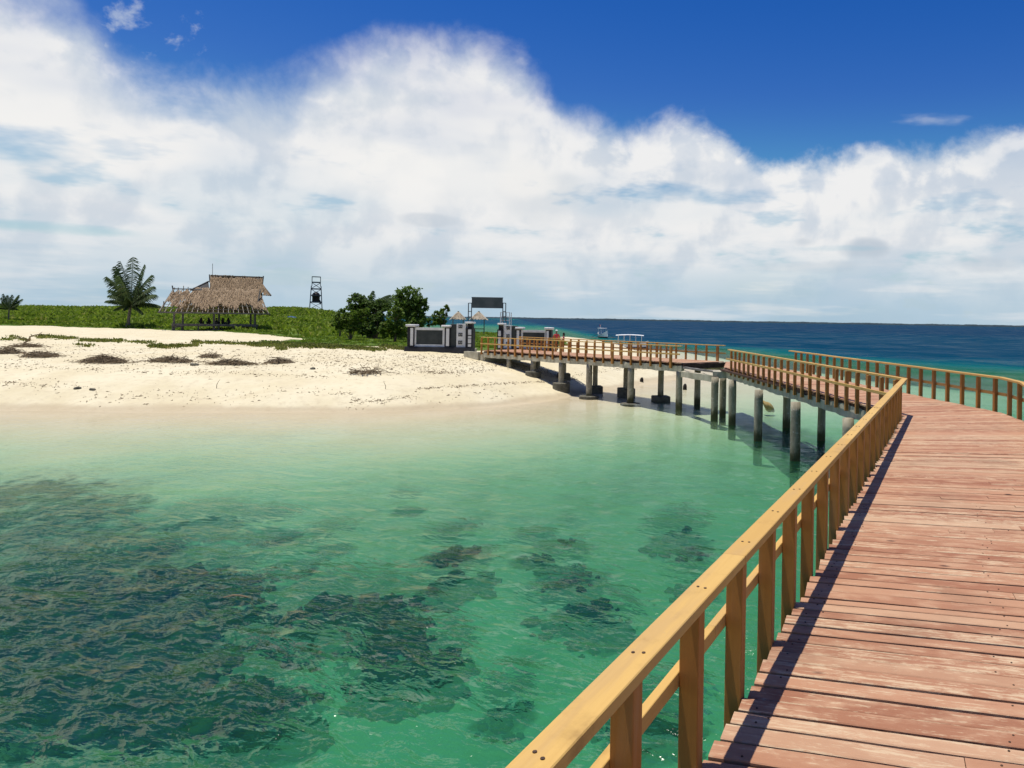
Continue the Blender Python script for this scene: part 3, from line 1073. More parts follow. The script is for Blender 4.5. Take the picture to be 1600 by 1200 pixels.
def railing(pts, out_side, spacing=0.73, nails=0.0, start=0.0, every=6, end_post=True, drop=0.0):
    """posts bolted outside the deck edge, a flat top rail and a lower rail outside the posts"""
    pts = [Vector((q[0], q[1])) for q in pts]
    top_rail = None
    root = None
    k = 0
    for si in range(len(pts) - 1):
        a, b_ = pts[si], pts[si + 1]
        d = (b_ - a).normalized()
        L = (b_ - a).length
        nn = Vector((d.y, -d.x)) * out_side
        rz = math.atan2(d.y, d.x)
        # top rail in lengths butted over a post
        x = 0.0
        while x < L - 1e-3:
            ln = min(rnd.choice([4, 5, 5, 6]) * spacing, L - x)
            if L - x - ln < spacing:
                ln = L - x
            ext0 = 0.03 if x == 0 else -0.002
            ext1 = 0.03 if x + ln >= L - 1e-3 else -0.002
            c2 = a + d * (x + (ln + ext1 - ext0) / 2) + nn * 0.004
            w = 0.126 + rnd.uniform(-0.003, 0.003)
            mb = MB().box((0, 0, 0), (ln + ext0 + ext1, w, 0.05), 0, 0.004)
            if root is None:
                o = mb.build('railing', 'rail_paint', jetty, (c2.x, c2.y, ZD + 0.837 + si * 0.0015), rz=rz)
                root = o
                bpy.context.view_layer.update()
                inv = o.matrix_world.inverted()
            else:
                o = mb.build('top_rail', 'rail_paint', root, rz=rz)
                o.matrix_local = inv @ Matrix.Translation((c2.x, c2.y, ZD + 0.837 + si * 0.0015 + rnd.uniform(-.002, .002))) @ Matrix.Rotation(rz, 4, 'Z')
            c3 = a + d * (x + ln / 2) + nn * 0.124
            o = MB().box((0, 0, 0), (ln - 0.004, 0.045, 0.075), 0, 0.003).build('lower_rail', 'rail_paint', root)
            o.matrix_local = inv @ Matrix.Translation((c3.x, c3.y, ZD + 0.43 + si * 0.001)) @ Matrix.Rotation(rz, 4, 'Z')
            x += ln
        x = start if si == 0 else spacing * 0.5
        while x < L - 0.05:
            key = 'broad' if every and k % every == every - 1 else 'slim'
            c2 = a + d * x + nn * 0.053
            o = link('post', post_me[key], root)
            o.matrix_local = (inv @ Matrix.Translation((c2.x, c2.y, ZD + rnd.uniform(-0.02, 0.0))) @ Matrix.Rotation(rz + rnd.uniform(-.03, .03), 4, 'Z')
                              @ Matrix.Rotation(rnd.uniform(-.008, .008), 4, 'Y'))
            if c2.length < nails:
                for e in (-0.018, 0.02):
                    o = link('nail', nail_me, root)
                    q = c2 + nn * (e - 0.048) + d * rnd.uniform(-0.02, 0.02)
                    o.matrix_local = inv @ Matrix.Translation((q.x, q.y, ZD + 0.862 + si * 0.0015))
            x += spacing * rnd.uniform(0.97, 1.03)
            k += 1
    return root


railing([S_A, LC, LE2], -1, 0.73, 12.0, 0.18, 0)
railing([S_B, RK, RC, RE2], 1, 0.74, 0.0, 0.3, 0)
railing([N1, N0], 1, 0.72, 0, 0.03, 6)
railing([F1, F0], -1, 0.74, 0, 0.03, 6)

# ------------------------------------------------------------------ more materials
def leafy(name, c1, c2, c3):
    m, t, b, out = new_mat(name, 0.6)
    ri = t.node('ShaderNodeNewGeometry').outputs['Random Per Island']
    n = t.noise(wpos(t), 0.55, 3.0, 0.55)
    col = t.mix(t.smooth(t.math('ADD', t.math('MULTIPLY', ri, 0.45), t.math('MULTIPLY', n, 0.65)), 0.30, 0.80), c1, c2)
    col = t.mix(t.smooth(ri, 0.86, 0.98), col, c3)
    t.l.new(col, b.inputs['Base Color'])
    tl = t.node('ShaderNodeBsdfTranslucent')
    t.l.new(col, tl.inputs[0])
    mx = t.node('ShaderNodeMixShader')
    mx.inputs[0].default_value = 0.45
    t.l.new(b.outputs[0], mx.inputs[1])
    t.l.new(tl.outputs[0], mx.inputs[2])
    t.l.new(mx.outputs[0], out.inputs[0])


leafy('cover_leaf', (0.155, 0.235, 0.018), (0.265, 0.360, 0.032), (0.34, 0.34, 0.08))
leafy('beach_leaf', (0.120, 0.150, 0.025), (0.220, 0.240, 0.050), (0.32, 0.28, 0.10))
leafy('tree_leaf', (0.070, 0.130, 0.020), (0.140, 0.220, 0.034), (0.10, 0.15, 0.03))
leafy('dark_leaf', (0.055, 0.105, 0.020), (0.110, 0.175, 0.032), (0.07, 0.11, 0.02))
leafy('bush_leaf', (0.075, 0.135, 0.016), (0.140, 0.215, 0.026), (0.17, 0.21, 0.04))
leafy('palm_leaf', (0.050, 0.090, 0.030), (0.110, 0.160, 0.055), (0.14, 0.15, 0.06))
mottled('bark', (0.10, 0.075, 0.05), (0.20, 0.155, 0.11), 6.0, 0.95, (1, 1, 0.4), 0.6, 0.03)
mottled('palm_bark', (0.12, 0.10, 0.075), (0.24, 0.205, 0.16), 5.0, 0.95, (0.5, 0.5, 4.0), 0.7, 0.04)
mottled('driftwood', (0.105, 0.075, 0.042), (0.29, 0.225, 0.145), 3.0, 0.95, bstr=0.3, isl=0.7)
mottled('dry_litter', (0.17, 0.125, 0.075), (0.36, 0.285, 0.185), 3.0, 0.95, bstr=0, isl=0.8)
mottled('thatch', (0.22, 0.155, 0.095), (0.42, 0.315, 0.20), 2.2, 0.95, (1, 1, 2.0), 0.6, 0.05, (0.10, 0.07, 0.05), (0.62, 0.75), isl=0.6)
mottled('pale_thatch', (0.40, 0.34, 0.25), (0.55, 0.47, 0.35), 5.0, 0.95, bstr=0.6, bdist=0.04, isl=0.5)
mottled('weathered_wood', (0.085, 0.080, 0.072), (0.17, 0.158, 0.14), 3.0, 0.9, (1, 1, 1), 0.3)
mottled('batten_wood', (0.24, 0.21, 0.16), (0.37, 0.33, 0.26), 3.0, 0.9, bstr=0.2)
mottled('black_paint', (0.012, 0.012, 0.014), (0.026, 0.026, 0.030), 2.0, 0.6, bstr=0.1)
mottled('white_paint', (0.58, 0.58, 0.56), (0.70, 0.70, 0.68), 2.5, 0.7, bstr=0.15, c3=(0.42, 0.42, 0.40), thr=(0.62, 0.8))
mottled('grey_paint', (0.12, 0.12, 0.13), (0.19, 0.19, 0.20), 2.0, 0.7, bstr=0.15)
mottled('slate_panel', (0.028, 0.033, 0.033), (0.048, 0.054, 0.052), 1.5, 0.45, bstr=0.1)
mottled('sign_panel', (0.045, 0.062, 0.068), (0.078, 0.095, 0.100), 1.2, 0.5, bstr=0.1)
mottled('steel_paint', (0.045, 0.060, 0.075), (0.085, 0.105, 0.12), 3.0, 0.55, bstr=0.1)
mottled('tank_plastic', (0.012, 0.010, 0.012), (0.024, 0.020, 0.022), 2.0, 0.5, bstr=0.1)
mottled('hull_white', (0.62, 0.63, 0.62), (0.74, 0.75, 0.74), 2.0, 0.5, bstr=0.1)
mottled('hull_dark', (0.03, 0.035, 0.04), (0.07, 0.05, 0.05), 2.0, 0.6, bstr=0.1)
mottled('boat_blue', (0.05, 0.16, 0.30), (0.09, 0.24, 0.42), 2.0, 0.5, bstr=0.1)
mottled('boat_red', (0.45, 0.04, 0.04), (0.55, 0.07, 0.06), 2.0, 0.6, bstr=0.1)
mottled('tarp_blue', (0.028, 0.07, 0.17), (0.05, 0.11, 0.24), 3.0, 0.5, bstr=0.2)
mottled('ochre_rock', (0.28, 0.20, 0.07), (0.42, 0.32, 0.13), 7.0, 0.9, bstr=0.7, bdist=0.05, c3=(0.10, 0.07, 0.03), thr=(0.58, 0.7))
mottled('black_stub', (0.015, 0.013, 0.011), (0.035, 0.03, 0.025), 8.0, 0.9, bstr=0.4)
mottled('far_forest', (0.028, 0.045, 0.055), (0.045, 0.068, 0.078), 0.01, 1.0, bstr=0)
mottled('coral', (0.030, 0.030, 0.014), (0.095, 0.100, 0.040), 2.2, 0.95, bstr=0.5, bdist=0.05, c3=(0.18, 0.19, 0.075), thr=(0.64, 0.78), isl=0.25)

# ------------------------------------------------------------------ far coast on the horizon
nr2 = np.random.RandomState(11)
n = 700
aa = np.linspace(R(-24), R(60), n)
rr2 = 6300.0
hh = 7.0 + 9.0 * fbm(aa * 55, aa * 0 + 0.3, 5, 2) * (0.35 + 0.65 * sstep(np.abs(aa - 0.25), 0.9, 0.1)) + 2.5 * vnoise(aa * 900, aa * 0, 5)
vs = []
for i in range(n):
    for (rq, zq) in ((rr2, -1.0), (rr2 + 10, hh[i] * 0.8), (rr2 + 90, hh[i]), (rr2 + 400, hh[i] * 0.9), (rr2 + 420, -1.0)):
        vs.append((rq * math.sin(aa[i]), rq * math.cos(aa[i]), zq))
me = np_mesh('far_coast', np.array(vs), grid_faces(n, 5), 'far_forest')
tag(link('far_coast', me), kind='structure')


# ------------------------------------------------------------------ foliage helpers
def leaf_cloud(pts, size, rs, up=0.35, droop=0.0, aspect=0.55):
    """leaf-shaped quads at points, random turns; returns verts and faces for np_mesh"""
    n = len(pts)
    nrm = rs.normal(size=(n, 3))
    nrm[:, 2] = np.abs(nrm[:, 2]) + up
    nrm /= np.linalg.norm(nrm, axis=1)[:, None]
    a = rs.normal(size=(n, 3))
    a -= nrm * np.sum(a * nrm, 1)[:, None]
    a /= np.linalg.norm(a, axis=1)[:, None]
    b_ = np.cross(nrm, a)
    s = size * rs.uniform(0.6, 1.35, n)[:, None]
    p0 = pts - a * s * 0.5
    p2 = pts + a * s * 0.5
    p2[:, 2] -= droop * s[:, 0]
    p1 = pts + b_ * s * aspect * 0.5 + nrm * s * 0.08
    p3 = pts - b_ * s * aspect * 0.5 + nrm * s * 0.08
    V_ = np.stack([p0, p1, p2, p3], 1).reshape(-1, 3)
    return V_, np.arange(n * 4).reshape(n, 4)


def tufts(px_, py_, pz_, hgt, wid, k, rs, blade=0.25):
    """k upright blades or leaves round each point"""
    n = len(px_)
    cx = np.repeat(px_, k) + rs.normal(size=n * k) * np.repeat(wid, k) * 0.5
    cy = np.repeat(py_, k) + rs.normal(size=n * k) * np.repeat(wid, k) * 0.5
    cz = np.repeat(pz_, k)
    h = np.repeat(hgt, k) * rs.uniform(0.5, 1.15, n * k)
    w = np.repeat(wid, k) * blade * rs.uniform(0.6, 1.4, n * k)
    th = rs.uniform(0, 6.283, n * k)
    lean = rs.normal(size=(n * k, 2)) * 0.45 * h[:, None]
    ux, uy = np.cos(th) * w, np.sin(th) * w
    p0 = np.stack([cx - ux * 0.5, cy - uy * 0.5, cz - 0.05 + h * 0.1], 1)
    p1 = np.stack([cx + ux * 0.5, cy + uy * 0.5, cz - 0.05 + h * 0.1], 1)
    p2 = np.stack([cx + ux * 0.7 + lean[:, 0] * 0.6, cy + uy * 0.7 + lean[:, 1] * 0.6, cz + h * 0.7], 1)
    p3 = np.stack([cx - ux * 0.3 + lean[:, 0], cy - uy * 0.3 + lean[:, 1], cz + h], 1)
    V_ = np.stack([p0, p1, p2, p3], 1).reshape(-1, 3)
    return V_, np.arange(n * k * 4).reshape(-1, 4)


# ground cover over the island
rs = np.random.RandomState(21)
X, Y, keep = [], [], 0
cand = 90000
cx = rs.uniform(-200, -10, cand)
cy = 55 + 190 * rs.uniform(0, 1, cand) ** 1.35
tv = turf_cover(cx, cy)
ok = (tv > rs.uniform(0.35, 0.9, cand)) & (cx / cy > -1.02) & (cx / cy < -0.14)
# a sandy footpath leads away behind the hut
pth = np.array([on_ground(x, y)[:2] for (x, y) in [(470, 524), (448, 520), (425, 515), (408, 511)]])
for i in range(len(pth) - 1):
    e = pth[i + 1] - pth[i]
    q = np.clip(((cx - pth[i][0]) * e[0] + (cy - pth[i][1]) * e[1]) / (e @ e), 0, 1)
    ok &= np.hypot(cx - pth[i][0] - q * e[0], cy - pth[i][1] - q * e[1]) > 0.7
cx, cy = cx[ok][:24000], cy[ok][:24000]
cz = ground_z(cx, cy)
sd = shore_dist(cx, cy)
lump = fbm(cx * 0.16, cy * 0.16, 3, 31)
near = sstep(turf_cover(cx, cy - 3.0), 0.2, 0.9)
hg = (0.14 + 0.55 * sstep(lump, 0.42, 0.72) + 0.22 * rs.uniform(size=len(cx)) ** 2) * (0.25 + 0.75 * near)
hg = np.where(cx > -40, hg * 0.35, hg)
V_, F_ = tufts(cx, cy, cz, hg, 0.28 + hg * 0.55, 9, rs, 0.42)
tag(link('ground_cover', np_mesh('ground_cover', V_, F_, 'cover_leaf', False)), 'knee-high green creeping plants covering the island behind the beach', 'ground cover', kind='stuff')

# sparse grass patches on the sand
PX_, PY_, PZ_, H_ = [], [], [], []
for (x0, y0, x1, y1, nn_) in [(60, 527, 122, 529, 110), (132, 532, 190, 533, 110), (240, 541, 262, 543, 60), (270, 541, 305, 541, 60), (15, 526, 45, 533, 22), (200, 535, 236, 536, 26), (300, 535, 420, 538, 130),
                              (395, 540, 560, 544, 260), (436, 545, 444, 546, 22), (500, 541, 600, 547, 200), (596, 541, 640, 547, 120), (120, 540, 150, 540, 10), (0, 530, 20, 531, 10), (420, 536, 520, 541, 120)]:
    for i in range(nn_):
        q = rs.uniform()
        g = on_ground(x0 + (x1 - x0) * q + rs.normal() * 2.5, y0 + (y1 - y0) * q + rs.normal() * 1.1)
        PX_.append(g.x)
        PY_.append(g.y)
        PZ_.append(g.z)
        H_.append(rs.uniform(0.06, 0.30) ** 1.2)
V_, F_ = tufts(np.array(PX_), np.array(PY_), np.array(PZ_), np.array(H_), np.full(len(PX_), 0.30), 9, rs, 0.22)
tag(link('beach_grass', np_mesh('beach_grass', V_, F_, 'beach_leaf', False)), 'thin patches of grass creeping over the upper beach', 'grass', kind='stuff')


# ------------------------------------------------------------------ trees and shrubs
def tree(name, label, base, lobes, leaf, nleaf, size, trunk=0.12, stems=1, seed=1, group='trees and shrubs beside the gate'):
    """base point; lobes (dx, dy, dz, rx, rz) about the base; a stem with limbs to each lobe"""
    rs = np.random.RandomState(seed)
    root = thing(name, label, 'tree' if 'tree' in name else 'shrub', base, 0, group)
    mb = MB()
    for (dx, dy, dz, rx, rz) in lobes:
        mid = Vector((dx * 0.35 + rs.normal() * 0.08, dy * 0.35, dz * 0.5))
        mb.tube([(rs.normal() * 0.04, 0, -0.2), mid * 0.5, mid, (dx, dy, dz - rz * 0.2), (dx * 1.1, dy, dz + rz * 0.5)],
                [trunk, trunk * 0.85, trunk * 0.6, trunk * 0.35, trunk * 0.12], 7)
        for q in range(4):
            a = rs.uniform(0, 6.28)
            mb.tube([(dx * 0.7, dy * 0.7, dz * 0.72), (dx + math.cos(a) * rx * 0.75, dy + math.sin(a) * rx * 0.75, dz + rs.uniform(-.3, .5) * rz)], [trunk * 0.3, trunk * 0.08], 5)
    mb.build('trunk', 'bark', root, smooth=True)
    tot = sum(l[3] ** 2 for l in lobes)
    P = []
    for (dx, dy, dz, rx, rz) in lobes:
        k = int(nleaf * rx * rx / tot)
        # leaves gather in sprays within the lobe
        nsp = max(6, int(k / 22))
        v = rs.normal(size=(nsp, 3))
        v /= np.linalg.norm(v, axis=1)[:, None]
        rad_ = rs.uniform(0.30, 1.25, nsp) ** 0.6
        cen = v * rad_[:, None] * np.array([rx, rx, rz]) + np.array([dx, dy, dz])
        idx = rs.randint(0, nsp, k)
        P.append(cen[idx] + rs.normal(size=(k, 3)) * np.array([rx, rx, rz]) * 0.13)
    P = np.concatenate(P)
    P[:, 2] = np.maximum(P[:, 2], 0.08)
    V_, F_ = leaf_cloud(P, size, rs)
    link('crown', np_mesh('crown', V_, F_, leaf, False), root)
    return root


def foot(x, y, d):
    q = at(x, y, d)
    return (q.x, q.y, gz(q.x, q.y) - 0.03)


def hgt_at(x, y, d, base):
    """height above a base of what is seen at a pixel at depth d"""
    return at(x, y, d).z - base[2]


def lobes_px(base, d, rows):
    out_ = []
    for (x, y, rx, rz) in rows:
        q = at(x, y, d)
        out_.append((q.x - base[0], rnd.uniform(-0.5, 0.5), q.z - base[2], rx * d / F, rz * d / F))
    return out_


b1 = foot(588, 525, 76)
tree('broadleaf_tree', 'tall dark bushy tree wrapped round a palm, furthest left of the clump by the gate', b1,
     lobes_px(b1, 76, [(560, 474, 16, 13), (585, 482, 19, 16), (592, 505, 15, 18), (556, 495, 14, 12), (575, 512, 16, 14)]), 'dark_leaf', 5200, 0.34, 0.13, seed=3)
b2 = foot(641, 522, 74)
tree('broadleaf_tree', 'tallest round-crowned dark green tree directly left of the black gate wall', b2,
     lobes_px(b2, 74, [(640, 466, 19, 15), (652, 480, 15, 13), (632, 486, 17, 14), (645, 500, 19, 15), (625, 470, 8, 8), (658, 470, 9, 8)]), 'tree_leaf', 5600, 0.32, 0.15, seed=5)
b3 = foot(548, 529, 69)
tree('shrub', 'low wide shrub on thin stems in front of the palm clump', b3,
     lobes_px(b3, 69, [(535, 497, 11, 10), (556, 494, 13, 9), (568, 488, 8, 6), (548, 510, 12, 9), (530, 510, 7, 7)]), 'bush_leaf', 2600, 0.26, 0.05, seed=7)
b4 = foot(617, 530, 68)
tree('shrub', 'dense light green bush growing at the foot of the tallest tree', b4,
     lobes_px(b4, 68, [(615, 500, 14, 16), (608, 514, 15, 12), (625, 515, 15, 13), (620, 488, 9, 9)]), 'bush_leaf', 3600, 0.26, 0.07, seed=8)
b5 = foot(690, 512, 80)
tree('sapling_tree', 'slender bright green sapling rising behind the black gate wall', b5,
     lobes_px(b5, 80, [(688, 494, 9, 8), (694, 487, 7, 6), (699, 479, 4.5, 3.5), (686, 502, 10, 6)]), 'bush_leaf', 1500, 0.26, 0.06, seed=9)
b6 = foot(664, 516, 78)
tree('shrub', 'olive low bush between the tallest tree and the sapling', b6,
     lobes_px(b6, 78, [(662, 500, 9, 7), (672, 503, 8, 6), (655, 508, 9, 7)]), 'bush_leaf', 1300, 0.24, 0.05, seed=10)
b7 = foot(531, 524, 80)
tree('shrub', 'small dark bush leaning out of the ground cover, left of the palm clump', b7,
     lobes_px(b7, 80, [(540, 484, 6, 5), (528, 505, 8, 8), (537, 498, 9, 9)]), 'tree_leaf', 1200, 0.26, 0.05, seed=12)


def palm(label, base, hgt, fronds, lean=(0.2, 0.0), rad0=0.16, seed=1, flen=3.0, group=None, sag=0.07):
    """trunk with ring scars and arched fronds: (azimuth in degrees from image right, pitch, length)"""
    rs = np.random.RandomState(seed)
    root = thing('palm_tree', label, 'palm tree', base, 0, group)
    mb = MB()
    pts, rd = [], []
    for i in range(15):
        q = i / 14
        pts.append((lean[0] * q * q, lean[1] * q * q, -0.3 + (hgt + 0.3) * q))
        rd.append(rad0 * (1.55 - 0.75 * min(1, q * 3.0)) * (1.08 if i % 2 else 0.94) * (1 - 0.2 * q))
    mb.tube(pts, rd, 10)
    mb.build('trunk', 'palm_bark', root, smooth=True)
    topv = Vector(pts[-1])
    for (azd, pitch, ln) in fronds:
        az_, pt = R(azd + rs.normal() * 4), R(pitch)
        d = Vector((math.cos(az_) * math.cos(pt), math.sin(az_) * math.cos(pt), math.sin(pt)))
        side = d.cross(Vector((0, 0, 1))).normalized() if abs(d.z) < 0.99 else Vector((1, 0, 0))
        mb = MB()
        rib = []
        L = flen * ln
        ns = 12
        v = topv.copy()
        cur = d.copy()
        for i in range(ns + 1):
            rib.append(v.copy())
            cur = (cur + Vector((0, 0, -sag * (0.5 + i / ns)))).normalized()
            v = v + cur * (L / ns)
        mb.tube(rib, [0.045 * (1 - 0.85 * i / ns) + 0.006 for i in range(ns + 1)], 5)
        nl = 56
        for i in range(nl):
            q = 0.10 + 0.90 * i / nl
            k = min(ns - 1, int(q * ns))
            f = q * ns - k
            p = rib[k].lerp(rib[k + 1], f)
            dd = (rib[k + 1] - rib[k]).normalized()
            ll = L * 0.27 * (math.sin(math.pi * min(1, q * 0.82 + 0.12)) ** 0.6) * rs.uniform(0.85, 1.15)
            for sgn in (-1, 1):
                tip = p + (side * sgn * 0.50 + dd * 0.55 + Vector((0, 0, -0.62 - 0.4 * rs.uniform()))).normalized() * ll
                md = p.lerp(tip, 0.5) + Vector((0, 0, 0.07 * ll))
                wv = dd * 0.032 * (flen / 3.0 + 0.3)
                mb.add([p - wv * 0.5, p + wv * 0.5, md + wv, tip, md - wv], [(0, 1, 2, 3, 4)])
        mb.build('frond', 'palm_leaf', root)
    return root


bp = foot(200, 512, 100)
fr_ = [(176, 80, 1.32), (165, 70, 1.22), (186, 62, 1.05), (172, 46, .85), (190, 26, .68), (95, 88, 1.42), (40, 80, 1.25), (12, 68, 1.05), (355, 50, .95), (352, 34, 1.02), (8, 16, .80), (340, -8, .62), (182, 0, .55), (270, 66, 1.0), (250, 38, .7), (300, 34, .75), (285, 0, .55), (100, 62, .9), (75, 44, .7), (200, 76, 1.2), (150, 20, .6)]
palm('tall coconut palm with a full crown standing left of the thatched hut', bp, 3.1, fr_, (0.35, 0), 0.24, 3, 4.5, 'coconut palms', 0.06)
bp = foot(13, 505, 112)
palm('small coconut palm at the far left of the beach', bp, 1.9, [(170, 60, 1), (150, 75, 1), (40, 70, 1), (20, 55, 1.0), (200, 45, .9), (90, 82, 1), (350, 40, .8), (270, 50, .8), (190, 20, .6), (0, 15, .6), (100, 50, .8), (180, 75, 1.1), (10, 68, 1.1)],
     (0.1, 0), 0.13, 5, 2.2, 'coconut palms', 0.05)
bp = foot(576, 522, 77)
palm('palm growing up through the dark bushy tree, its spear frond tilted right', bp, 3.0, [(178, 30, 1), (160, 52, 1), (40, 52, 1.15), (20, 45, 1.2), (10, 40, 1.1), (90, 75, .9), (200, 20, .9), (350, 15, .8), (270, 45, .8), (300, 20, .7), (130, 60, .9)],
     (0.0, 0), 0.15, 6, 2.3, 'coconut palms')

# ------------------------------------------------------------------ thatched hut
HD = 100.0
hp = on_ground(338, 516.5)
HD = hp.y
HAZ = math.atan2(hp.x, hp.y)
ks = HD / F
HB = (hp.x, hp.y, gz(hp.x - 1.5, hp.y + 2) - 0.02)
hut = thing('thatched_hut', 'open beach hut with a ragged two-tier thatched roof on timber posts', 'hut', HB, -HAZ)
hx = lambda x: (x - 338) * ks * math.cos(HAZ)      # the hut faces the jetty
hz_ = lambda y: (516.5 - y) * ks
DEP_ = 7.0                                            # depth of the hut
for i, (x, dy) in enumerate([(273, 0), (284, 4.5), (334, 0), (342, 4.5), (400, 0), (395, 4.5)]):
    MB().box((hx(x), 0.6 + dy, hz_(488) / 2), (0.22, 0.22, hz_(488)), 0, 0.01).build('post', 'weathered_wood', hut)
fl = MB().box((hx(337), 0.6 + 2.25, hz_(507) - 0.10), (hx(404) - hx(269), 5.2, 0.10))
fl.build('floor', 'weathered_wood', hut)
MB().box((hx(337), 0.22, hz_(507) - 0.02), (hx(404) - hx(269), 0.08, 0.30), 0, 0.01).build('fascia_board', 'weathered_wood', hut)
for x in (271, 285, 310, 334.5, 341.5, 365, 398, 403):
    MB().box((hx(x), 0.45, hz_(511) / 1.0 - 0.12), (0.16, 0.16, hz_(508)), 0, 0.01).build('stilt', 'weathered_wood', hut)
MB().bar((hx(272), 0.30, 0.3), (hx(285), 0.30, 0.65), 0.1).build('brace', 'weathered_wood', hut)
MB().bar((hx(272), 0.33, 0.55), (hx(286), 0.33, 0.45), 0.1).build('brace', 'weathered_wood', hut)
MB().box((hx(338), 0.36, 0.12), (hx(342) - hx(310), 0.12, 0.10)).build('ground_beam', 'weathered_wood', hut)
# lower tier: front slope from the eave up to the foot of the upper tier
EZ, TZ, RZ = hz_(488), hz_(452), hz_(430)
eY, tY, rY = -1.1, 1.6, 3.0
sl = lambda q: (eY + (tY - eY) * q, EZ + (TZ - EZ) * q)        # y, z up the front slope
MB().box((hx(337), eY, EZ - 0.05), (hx(424) - hx(250), 0.12, 0.16), 0, 0.01).build('eave_beam', 'weathered_wood', hut)
MB().box((hx(337), 6.6, EZ - 0.05), (hx(416) - hx(254), 0.12, 0.16), 0, 0.01).build('eave_beam', 'weathered_wood', hut)
for x in (252, 416):
    MB().bar((hx(x), eY, EZ - 0.02), (hx(x), 6.6, EZ - 0.02), 0.12, 0.14).build('eave_beam', 'weathered_wood', hut)
# rafters and battens show where the thatch has gone
for i in range(22):
    q = i / 21
    xb = 252 + (421 - 252) * q
    xt = 272 + (405 - 272) * q
    top_q = 1.0 if xb < 300 or rnd.random() < 0.5 else 0.55
    y0, z0 = sl(0.0)
    y1, z1 = sl(top_q)
    MB().bar((hx(xb), y0, z0 + 0.02), (hx(xb + (xt - xb) * top_q), y1, z1 + 0.02), 0.06, 0.06).build('rafter', 'batten_wood', hut)
for k in range(6):
    q = 0.12 + k * 0.17
    y0, z0 = sl(q)
    xl, xr = 252 + 20 * q, 421 - 16 * q
    MB().bar((hx(xl), y0 - 0.02, z0 + 0.07), (hx(xr), y0 - 0.02, z0 + 0.07), 0.04, 0.04).build('batten', 'batten_wood', hut)
# left end: the hip frame stands bare
MB().bar((hx(252), eY + 0.1, EZ), (hx(272), tY + 0.6, TZ + 0.12), 0.12).build('hip_rafter', 'weathered_wood', hut)
MB().bar((hx(271.5), tY + 0.3, TZ - 0.6), (hx(268.5), tY + 0.3, hz_(447)), 0.13).build('finial', 'weathered_wood', hut)
MB().bar((hx(259), eY + 0.6, EZ), (hx(258), eY + 0.6, hz_(472)), 0.10).build('finial', 'weathered_wood', hut)
MB().bar((hx(270), tY, TZ + 0.0), (hx(300), tY, TZ + 0.02), 0.12).build('tier_beam', 'weathered_wood', hut)
MB().bar((hx(295), tY, TZ + 0.05), (hx(412), tY, TZ - 0.1), 0.12).build('tier_beam', 'weathered_wood', hut)
for x in (278, 286, 293):
    MB().bar((hx(x), tY, TZ - 0.7), (hx(x), tY, TZ + rnd.uniform(0.1, 0.4)), 0.08).build('stud', 'batten_wood', hut)
MB().bar((hx(283), tY, TZ - 0.5), (hx(293), tY, TZ), 0.07).build('stud', 'batten_wood', hut)


def thatch_panel(parent, quad, bare, nrow, ncol, seed, mat='thatch', thick=0.12):
    """shaggy thatch bundles laid in courses over a sloping quad; bare(u, v) leaves holes"""
    rs = np.random.RandomState(seed)
    a, b_, c2, d2_ = [Vector(q) for q in quad]      # bottom left, bottom right, top right, top left
    nrm = (b_ - a).cross(d2_ - a).normalized()
    mb = MB()
    for r in range(nrow):
        v0 = r / nrow
        cnt = 0
        for i in range(ncol):
            u = (i + rs.uniform(0, 1)) / ncol
            v = v0 + rs.uniform(-0.3, 0.6) / nrow
            if bare(u, v + 0.5 / nrow):
                continue
            vb = v - rs.uniform(0.2, 0.9) / nrow
            vt = v + 1.25 / nrow
            w = (b_ - a).length / ncol * rs.uniform(0.9, 2.2)
            P = lambda u_, v_: (a.lerp(b_, u_)).lerp(d2_.lerp(c2, u_), v_)
            ux = (b_ - a).normalized()
            lo, hi = P(u + rs.normal() * 0.006, vb), P(u, vt)
            h0, h1 = thick * rs.uniform(0.5, 1.3), thick * 0.4
            mb.add([lo - ux * w * 0.5 + nrm * h0 * 0.3, lo + ux * w * 0.35 + nrm * h0 * 0.5, lo + ux * w * 0.1 + nrm * h0 - (hi - lo) * 0.12, hi + ux * w * 0.4 + nrm * h1, hi - ux * w * 0.4 + nrm * h1, P(u, (vb + vt) / 2) + nrm * h0],
                   [(0, 2, 5), (2, 1, 5), (1, 3, 5), (3, 4, 5), (4, 0, 5)])
            cnt += 1
    tag(mb.build('thatch', mat, parent), kind='stuff')


def bare_low(u, v):
    # ragged lower edge, a bare patch at the top left, rows missing under the upper tier
    e = 0.27 + 0.05 * math.sin(u * 9 + 1) + 0.10 * math.sin(u * 23 + 2) + 0.05 * math.sin(u * 61)
    if u < 0.06:
        return v < 0.45 or v > 0.80
    if u < 0.22 and v > 0.84 - 0.05 * math.sin(u * 70):
        return True
    if v > 0.93 and math.sin(u * 31) > -0.2:
        return u > 0.30
    if 0.13 < u < 0.22 and 0.30 < v < 0.50:
        return math.sin(u * 160) > -0.2
    return v < max(0.14, e)


def bare_up(u, v):
    return (v < 0.14 and math.sin(u * 26 + 1) > 0.2) or (v > 0.88 and 0.12 < u < 0.5 and math.sin(u * 60) > 0)


LQ = [(hx(255), eY + 0.0, EZ + 0.10), (hx(420), eY, EZ + 0.10), (hx(406), tY, TZ + 0.10), (hx(272), tY, TZ + 0.10)]
thatch_panel(hut, LQ, bare_low, 13, 120, 4)
